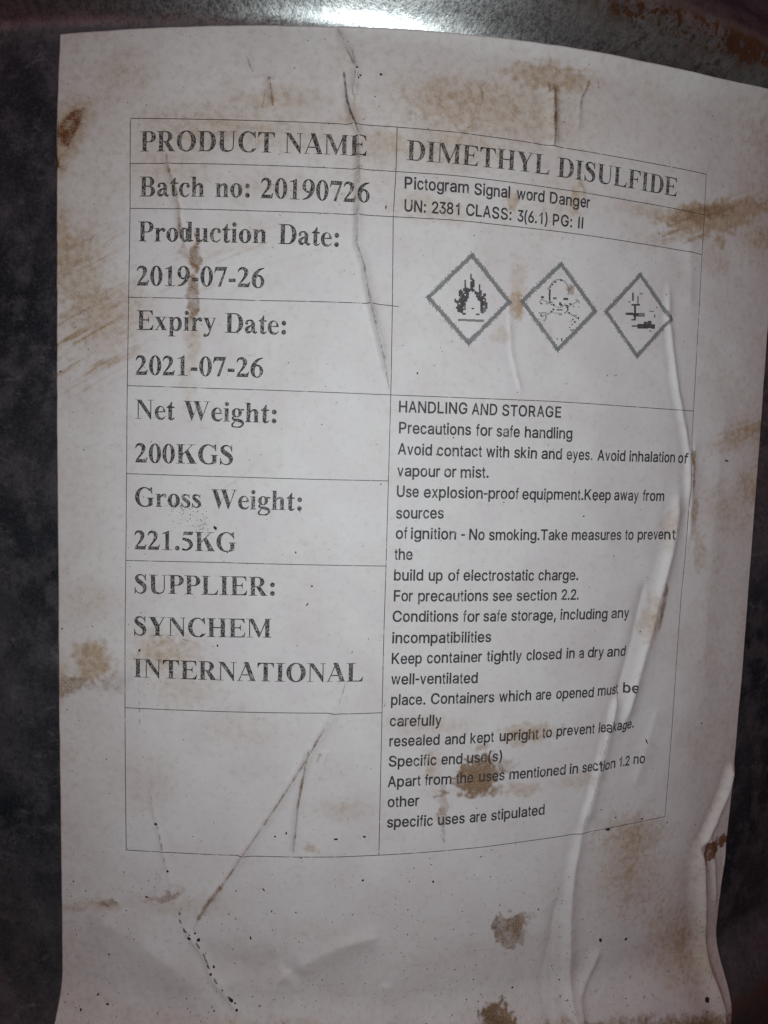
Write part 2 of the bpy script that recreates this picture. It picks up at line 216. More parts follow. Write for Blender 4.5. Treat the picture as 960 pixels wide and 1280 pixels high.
CREASE_DIRT_SHADE = [([[-3.26,116.84],[-1.57,112.51],[1.56,107.29],[1.22,104.95],[0.91,101.05],[1.74,99.93]],0.28,'d',0.55,0),([[0.45,111.67],[1.11,109.2],[1.76,107.31]],0.43,'b',0.5,0),([[-1.43,106.54],[-1.16,103.84],[-0.46,99.42],[0.42,96.16],[1.69,93.7],[2.56,91.01]],0.47,'d',0.85,0),([[2.36,91.0],[2.7,85.53],[2.65,79.22],[2.84,71.71]],0.73,'b',0.6,0),([[2.6,73.29],[2.81,64.55],[4.79,58.85],[6.66,49.89],[10.08,37.87],[12.25,27.31]],0.26,'d',0.62,0),([[5.0,58.86],[7.07,49.91],[10.23,39.92],[11.97,29.76]],0.54,'b',0.3,0),([[-19.96,104.44],[-19.29,100.58],[-18.83,97.3]],0.47,'b',0.8,0),([[-20.9,101.32],[-21.63,96.65]],0.3,'b',0.65,0),([[-25.44,109.35],[-24.81,107.04],[-23.78,105.32]],0.21,'d',0.45,0),([[-45.75,85.73],[-44.87,81.38],[-43.17,77.42]],0.39,'b',0.75,0),([[-43.17,77.42],[-42.28,72.07],[-41.78,64.51]],0.6,'b',0.6,0),([[53.22,107.82],[53.72,102.24],[53.84,95.16]],0.56,'b',1.0,0),([[53.4,104.22],[53.94,93.13]],0.28,'d',0.6,0),([[51.79,109.03],[52.14,106.47]],0.43,'b',0.6,0),([[63.56,111.38],[62.73,109.02],[61.45,106.38],[61.14,103.27]],0.43,'b',0.7,0),([[60.91,103.24],[61.19,97.96]],0.21,'d',0.35,0),([[33.71,105.38],[34.02,102.65]],0.43,'b',0.5,0),([[2.63,-48.66],[0.87,-54.71],[-3.41,-62.28],[-9.53,-73.16]],0.21,'d',0.45,0),([[-3.41,-62.28],[-9.53,-73.16],[-16.1,-84.13],[-23.36,-95.22],[-29.63,-105.33]],0.37,'b',0.75,0),([[-9.53,-73.16],[-16.1,-84.13],[-23.36,-95.22]],0.17,'d',0.25,0),([[-29.0,-104.2],[-32.38,-108.75],[-35.33,-113.98]],0.97,'b',0.75,0),([[-32.38,-108.75],[-34.91,-113.29],[-36.6,-117.16]],0.26,'d',0.5,0),([[-6.7,-66.62],[-7.84,-73.16],[-9.34,-83.0],[-10.38,-95.34]],0.43,'b',0.75,0),([[-7.25,-70.98],[-8.96,-80.81],[-9.98,-94.02]],0.15,'d',0.4,0),([[-3.71,-67.71],[-4.51,-70.33]],0.65,'b',0.5,0),([[-1.59,-67.72],[-3.98,-75.35]],0.34,'b',0.3,0),([[-48.94,-78.74],[-47.81,-82.39],[-45.99,-90.62],[-44.17,-99.34],[-41.93,-105.85],[-41.01,-110.25]],0.17,'d',0.4,1),([[-39.7,-110.62],[-40.33,-113.55],[-38.99,-116.83],[-36.14,-119.37],[-33.49,-123.74],[-31.48,-128.84],[-28.19,-133.25],[-24.68,-137.02],[-23.33,-141.08]],0.21,'d',0.75,1),([[43.49,53.07],[43.71,47.89],[44.52,39.58],[46.4,32.95],[48.22,28.38]],0.19,'d',0.35,0),([[83.03,-54.78],[81.75,-61.07],[79.87,-66.83],[78.08,-73.78],[76.17,-83.11],[72.49,-94.83]],0.21,'d',0.45,0),([[79.62,-58.49],[77.19,-77.26]],0.21,'o',0.2,0),([[-54.09,-36.91],[-46.47,-37.63],[-37.91,-38.34]],0.15,'d',0.35,1),([[-51.8,-49.65],[-51.49,-61.49]],0.17,'d',0.35,1),([[108.66,11.76],[114.45,14.98],[122.17,16.38]],0.17,'d',0.35,1),([[45.21,-120.4],[46.06,-117.69],[48.43,-116.13]],0.34,'b',0.6,0),([[-74.71,94.81],[-74.91,87.18],[-75.12,82.14]],0.26,'r',0.8,0),([[-74.88,80.11],[-75.28,64.88]],0.21,'r',0.35,1),([[91.84,-143.21],[98.63,-148.98],[102.91,-152.88]],0.17,'d',0.4,1),([[111.76,-150.85],[118.29,-149.71]],0.17,'d',0.35,1),([[122.5,-115.42],[124.31,-117.76],[126.09,-119.58]],0.21,'d',0.6,0),([[10.43,-37.49],[8.89,-43.94],[6.55,-52.57],[4.58,-59.07]],0.54,'b',0.15,0),([[-40.59,50.5],[-42.57,40.38],[-47.1,30.14]],0.65,'d',0.15,0)]
SCUFFS = [(-66.75,38.13,13.56,7.24,5.65,-8.9,0.8,0.49),(-65.73,56.54,11.76,5.59,6.33,-10.85,0.4,0.444),(108.08,81.57,20.72,8.01,2.82,-4.7,1.0,0.369),(128.45,21.46,12.27,3.66,2.75,-3.53,0.5,0.29),(53.05,111.22,13.62,1.11,-0.11,-3.62,0.5,0.081),(-28.73,58.7,22.63,9.42,3.17,-7.33,0.22,0.394),(-29.97,-0.3,6.75,4.94,1.7,-2.33,0.3,0.632),(121.68,-3.15,10.71,6.17,15.56,-11.52,0.2,0.523)]
SOOT = [(-39.12,-5.76,3.59,3.12),(-42.11,-3.15,4.24,1.66),(-35.1,-7.72,2.1,2.92)]
FLECKS = [(-7.9,-28.03,0.626,0.206,0.87),(-6.75,-23.15,0.31,0.26,-0.0),(9.92,74.09,0.201,0.597,-0.17),(23.31,18.38,0.21,0.21,-0.0),(29.43,16.48,0.326,0.158,-0.35),(-46.89,-88.04,0.441,0.44,-0.0),(-43.5,-100.85,0.44,0.44,-0.0),(-49.13,-108.3,0.541,0.34,-0.26),(-37.44,-118.99,0.649,0.568,-0.52),(-35.06,-119.33,0.54,0.56,-0.0),(-35.94,-117.58,0.32,0.33,-0.0),(-21.09,-118.51,0.265,0.671,0.17),(-30.86,-126.79,0.326,0.55,0.44),(-31.49,-128.61,0.43,0.45,-0.0),(-25.99,-135.69,0.442,0.891,0.61),(-24.45,-138.15,0.43,0.45,-0.0),(1.07,-91.29,0.64,0.33,-0.0),(8.6,-90.84,0.553,0.334,-0.17),(-15.15,-90.49,0.32,0.33,-0.0),(-12.19,-89.6,0.265,0.436,-0.17),(-15.38,-126.36,0,0.01,-0.0),(81.76,-96.01,1.06,0.466,-0.26),(79.07,-89.53,0.283,0.241,-0.0),(81.36,-130.01,0.542,0.855,0.35),(91.03,-132.01,0.648,0.522,-0.0),(120.92,-156.86,1.069,0.995,-0.0),(27.79,-104.37,0.341,0.46,-0.0),(52.64,-138.71,0.386,0.361,-0.0),(2.61,105.62,0.301,0.29,-0.0),(1.76,107.31,0.4,0.29,-0.0),(7.82,106.35,0.401,0.39,-0.0),(2.22,105.01,0.301,0.29,-0.0),(-59.23,-138.16,0.561,0.345,-0.17),(-62.21,-136.21,0.33,0.465,-0.35),(-66.34,-140.09,0.352,0.46,-0.0),(25.03,11.94,0.32,0.21,-0.0),(68.06,-3.98,0.38,0.22,-0.0),(58.79,43.63,0.235,0.536,0.17),(19.23,32.73,0.215,0.412,0.35),(-73.99,30.87,0.35,0.31,-0.0),(-73.27,-36.92,0.351,0.22,-0.0),(-51.65,-41.49,0.314,0.44,-0.7),(-30.92,-39.37,0.32,0.42,-0.0),(8.47,-102.92,0.33,0.34,-0.0),(-17.88,-105.1,0.213,0.661,0.7),(-9.22,-111.37,0.32,0.17,-0.0),(-24.9,-136.57,0.32,0.34,-0.0),(94.22,-70.95,0.279,0.988,0.44),(84.43,-92.78,0.446,0.251,-0.0),(117.0,-68.64,0.465,0.321,-0.0),(94.48,-94.96,0.477,0.251,-0.0),(-11.08,-14.4,0.21,0.31,-0.0),(-31.95,-8.67,0.425,0.722,0.7),(65.58,-134.6,0,0.01,-0.0),(-15.64,-111.11,0.21,0.33,-0.0),(-28.73,-14.84,0.21,0.21,-0.0),(120.03,12.46,1.276,0.365,-0.17)]
RULES = [[[-55.1,94.38],[-55.1,83.3],[-55.01,72.14],[-55.25,49.99],[-55.44,27.34],[-55.49,4.78],[-55.54,-18.08],[-55.63,-36.99],[-55.49,-57.19],[-55.24,-75.87],[-54.88,-95.75]],[[12.23,93.89],[12.22,83.36],[11.83,71.82],[12.23,50.16],[12.47,26.91],[12.46,4.72],[12.44,-17.61],[12.35,-37.49],[12.45,-57.0],[12.56,-76.77],[12.65,-96.11]],[[103.86,93.35],[104.07,82.15],[104.11,71.13],[104.4,48.28],[104.72,26.64],[104.99,5.33],[105.14,-14.9],[104.42,-26.91],[104.06,-63.1],[103.93,-81.05],[103.53,-95.86]],[[-55.1,94.38],[-37.38,93.94],[-21.18,93.74],[-5.14,93.73],[12.23,93.89],[27.56,93.78],[42.65,93.52],[56.26,93.22],[70.73,93.1],[86.43,93.11],[103.86,93.35]],[[-55.02,83.29],[-23.01,82.95],[-4.9,82.88],[12.33,82.97],[25.82,83.09],[43.1,82.87],[56.79,82.61],[76.5,82.32],[104.23,82.17]],[[-55.01,72.14],[-37.11,71.9],[-22.83,71.73],[-4.66,71.75],[11.83,71.78],[26.2,72.0],[43.58,71.82],[57.35,71.7],[79.84,71.42],[104.11,71.13]],[[-55.25,49.89],[-38.91,49.72],[-22.47,49.52],[-6.21,49.76],[6.05,49.86],[13.91,49.43]],[[-55.44,27.44],[-32.41,27.17],[-7.78,27.04],[12.47,26.91],[34.3,26.93],[57.23,27.08],[80.11,26.83],[104.72,26.64]],[[-55.49,4.78],[-32.12,4.71],[-7.32,4.65],[12.46,4.72]],[[-55.55,-17.87],[-31.83,-17.55],[-6.86,-17.56],[12.44,-17.61]],[[-55.49,-57.04],[-39.84,-56.92],[-22.88,-56.89],[-3.95,-56.87],[3.47,-57.1],[12.45,-56.89]],[[-54.88,-95.75],[-42.68,-95.61],[-26.55,-95.73],[-9.51,-96.08],[2.25,-96.21],[13.08,-96.06],[27.51,-95.92],[41.34,-95.85],[55.89,-95.7],[72.0,-95.72],[88.45,-95.65],[103.53,-95.86]]]
SERIF_LINES = [[('PRODUCT',-52.48,86.22,-18.23,86.11),('NAME',-15.9,86.08,4.71,86.23)],[('Batch',-52.6,75.1,-35.71,74.98),('no:',-33.04,74.94,-24.3,74.97),('20190726',-21.57,74.92,5.71,74.84)],[('Production',-52.83,63.91,-19.86,63.78),('Date:',-17.03,63.77,-1.74,63.6)],[('2019-07-26',-53.17,52.83,-20.29,52.71)],[('Expiry',-53.07,41.68,-32.4,41.57),('Date:',-30.13,41.28,-14.59,41.22)],[('2021-07-26',-53.3,30.24,-20.22,30.23)],[('Net',-53.21,18.94,-42.76,18.96),('Weight:',-40.55,18.95,-16.64,18.81)],[('200KGS',-53.23,7.76,-27.59,7.87)],[('Gross',-53.14,-3.6,-35.68,-3.47),('Weight:',-33.16,-3.5,-9.74,-3.51)],[('221.5KG',-53.27,-14.83,-26.44,-14.57)],[('SUPPLIER:',-53.08,-26.34,-16.27,-25.86)],[('SYNCHEM',-53.14,-37.51,-16.91,-36.88)],[('INTERNATIONAL',-53.28,-48.65,7.17,-48.38)],[('DIMETHYL',14.81,86.01,53.14,85.89),('DISULFIDE',55.33,85.73,93.32,85.45)]]
SANS_LINES = [[('Pictogram',14.5,78.95,31.17,79.03),('Signal',32.63,78.82,42.38,78.92),('word',44.17,78.85,52.01,78.79),('Danger',53.56,78.71,65.38,78.75)],[('UN:',14.61,73.39,20.17,73.37),('2381',21.65,73.35,28.92,73.41),('CLASS:',30.58,73.39,43.0,73.34),('3(6.1)',44.64,73.24,53.18,73.18),('PG:',54.69,73.17,60.36,73.26),('II',62.09,73.24,63.62,73.23)],[('HANDLING',14.69,22.57,32.92,22.73),('AND',34.09,22.73,41.16,22.7),('STORAGE',42.51,22.69,59.69,22.87)],[('Precautions',14.85,17.13,34.14,17.26),('for',35.51,17.22,40.03,17.24),('safe',41.16,17.21,47.79,17.21),('handling',49.19,17.17,63.35,17.25)],[('Avoid',14.67,11.66,23.74,11.63),('contact',25.08,11.63,37.33,11.69),('with',38.54,11.67,45.04,11.68),('skin',46.37,11.67,53.02,11.62),('and',54.33,11.61,60.45,11.59),('eyes.',61.82,11.59,69.8,11.6),('Avoid',71.38,11.57,80.85,11.59),('inhalation',82.22,11.56,98.72,11.61),('of',99.87,11.52,103.4,11.43)],[('vapour',14.7,6.07,26.09,6.08),('or',27.18,6.06,30.52,6.09),('mist.',31.66,6.05,39.46,6.16)],[('Use',14.75,0.62,20.59,0.65),('explosion-proof',21.86,0.61,48.23,0.62),('equipment.Keep',49.24,0.55,76.69,0.6),('away',77.76,0.57,86.2,0.51),('from',87.71,0.47,95.63,0.41)],[('sources',14.68,-5.0,27.48,-4.85)],[('of',14.75,-10.3,17.86,-10.3),('ignition',18.72,-10.31,31.04,-10.37),('-',32.42,-10.43,33.44,-10.42),('No',34.6,-10.42,38.95,-10.48),('smoking.Take',40.13,-10.48,63.35,-10.52),('measures',64.71,-10.53,80.95,-10.66),('to',82.3,-10.63,85.25,-10.68),('prevent',86.68,-10.7,99.53,-10.78)],[('the',14.63,-15.89,19.45,-15.85)],[('build',14.59,-21.36,22.43,-21.38),('up',23.89,-21.4,27.72,-21.4),('of',29.17,-21.41,32.33,-21.42),('electrostatic',33.4,-21.42,53.72,-21.63),('charge.',54.99,-21.61,67.39,-21.76)],[('For',14.71,-26.87,19.78,-26.87),('precautions',21.21,-26.88,40.59,-27.01),('see',41.83,-27.03,47.42,-27.11),('section',48.74,-27.1,60.85,-27.22),('2.2.',62.3,-27.22,67.83,-27.35)],[('Conditions',14.52,-32.34,32.37,-32.5),('for',33.69,-32.52,38.38,-32.56),('safe',39.41,-32.56,46.16,-32.63),('storage,',47.42,-32.6,61.02,-32.79),('including',62.27,-32.77,77.62,-33.12),('any',78.94,-33.14,85.07,-33.23)],[('incompatibilities',14.55,-38.11,41.9,-38.27)],[('Keep',14.62,-43.68,22.79,-43.67),('container',24.12,-43.65,39.46,-43.66),('tightly',40.86,-43.62,51.07,-43.78),('closed',52.46,-43.77,63.29,-43.93),('in',64.79,-43.9,67.47,-43.96),('a',68.77,-43.99,70.43,-44.05),('dry',71.67,-44.01,77.0,-44.19),('and',78.15,-44.18,84.9,-44.44)],[('well-ventilated',14.61,-49.19,38.47,-49.44)],[('place.',14.77,-54.86,24.11,-54.86),('Containers',25.55,-54.8,43.45,-55.04),('which',44.81,-55.04,54.46,-55.14),('are',55.86,-55.14,60.67,-55.26),('opened',62.18,-55.27,74.36,-55.61),('must',75.71,-55.48,83.22,-55.51),('be',84.78,-55.32,89.16,-55.47)],[('carefully',14.58,-60.6,28.68,-60.76)],[('resealed',14.65,-66.12,28.37,-66.08),('and',29.81,-66.1,35.55,-66.21),('kept',37.02,-66.18,43.79,-66.19),('upright',45.44,-66.14,57.17,-66.32),('to',58.46,-66.19,61.48,-66.22),('prevent',62.9,-66.11,75.31,-66.35),('le',76.68,-66.33,79.23,-66.4),('a',79.26,-66.38,80.63,-66.39),('kage.',80.87,-66.17,89.16,-66.19)],[('Specific',14.59,-71.67,27.69,-71.73),('end',29.01,-71.69,34.96,-71.72),('use(s)',36.26,-71.65,46.47,-71.78)],[('Apart',14.49,-77.28,23.47,-77.22),('from',24.65,-77.16,32.08,-77.24),('the',33.44,-77.21,38.34,-77.2),('uses',39.9,-77.2,47.47,-77.22),('mentioned',48.84,-77.22,66.46,-77.57),('in',67.67,-77.57,70.5,-77.65),('se',71.84,-77.57,75.39,-77.56),('c',75.44,-77.52,76.93,-77.56),('tion',77.09,-77.48,83.23,-77.49),('1.2',84.64,-77.48,88.48,-77.51),('no',89.9,-77.37,93.88,-77.46)],[('other',14.6,-82.81,23.27,-82.8)],[('specific',14.56,-88.41,27.26,-88.59),('uses',28.62,-88.5,36.25,-88.52),('are',37.66,-88.52,42.54,-88.49),('stipulated',43.89,-88.49,60.26,-88.47)]]
DIAMONDS = [[[20.84,52.14],[32.58,64.18],[43.97,52.38],[32.48,40.48]],[[46.21,52.85],[57.67,64.01],[69.26,51.94],[57.76,40.25]],[[71.38,52.07],[82.59,63.68],[94.44,51.93],[83.02,40.24]]]
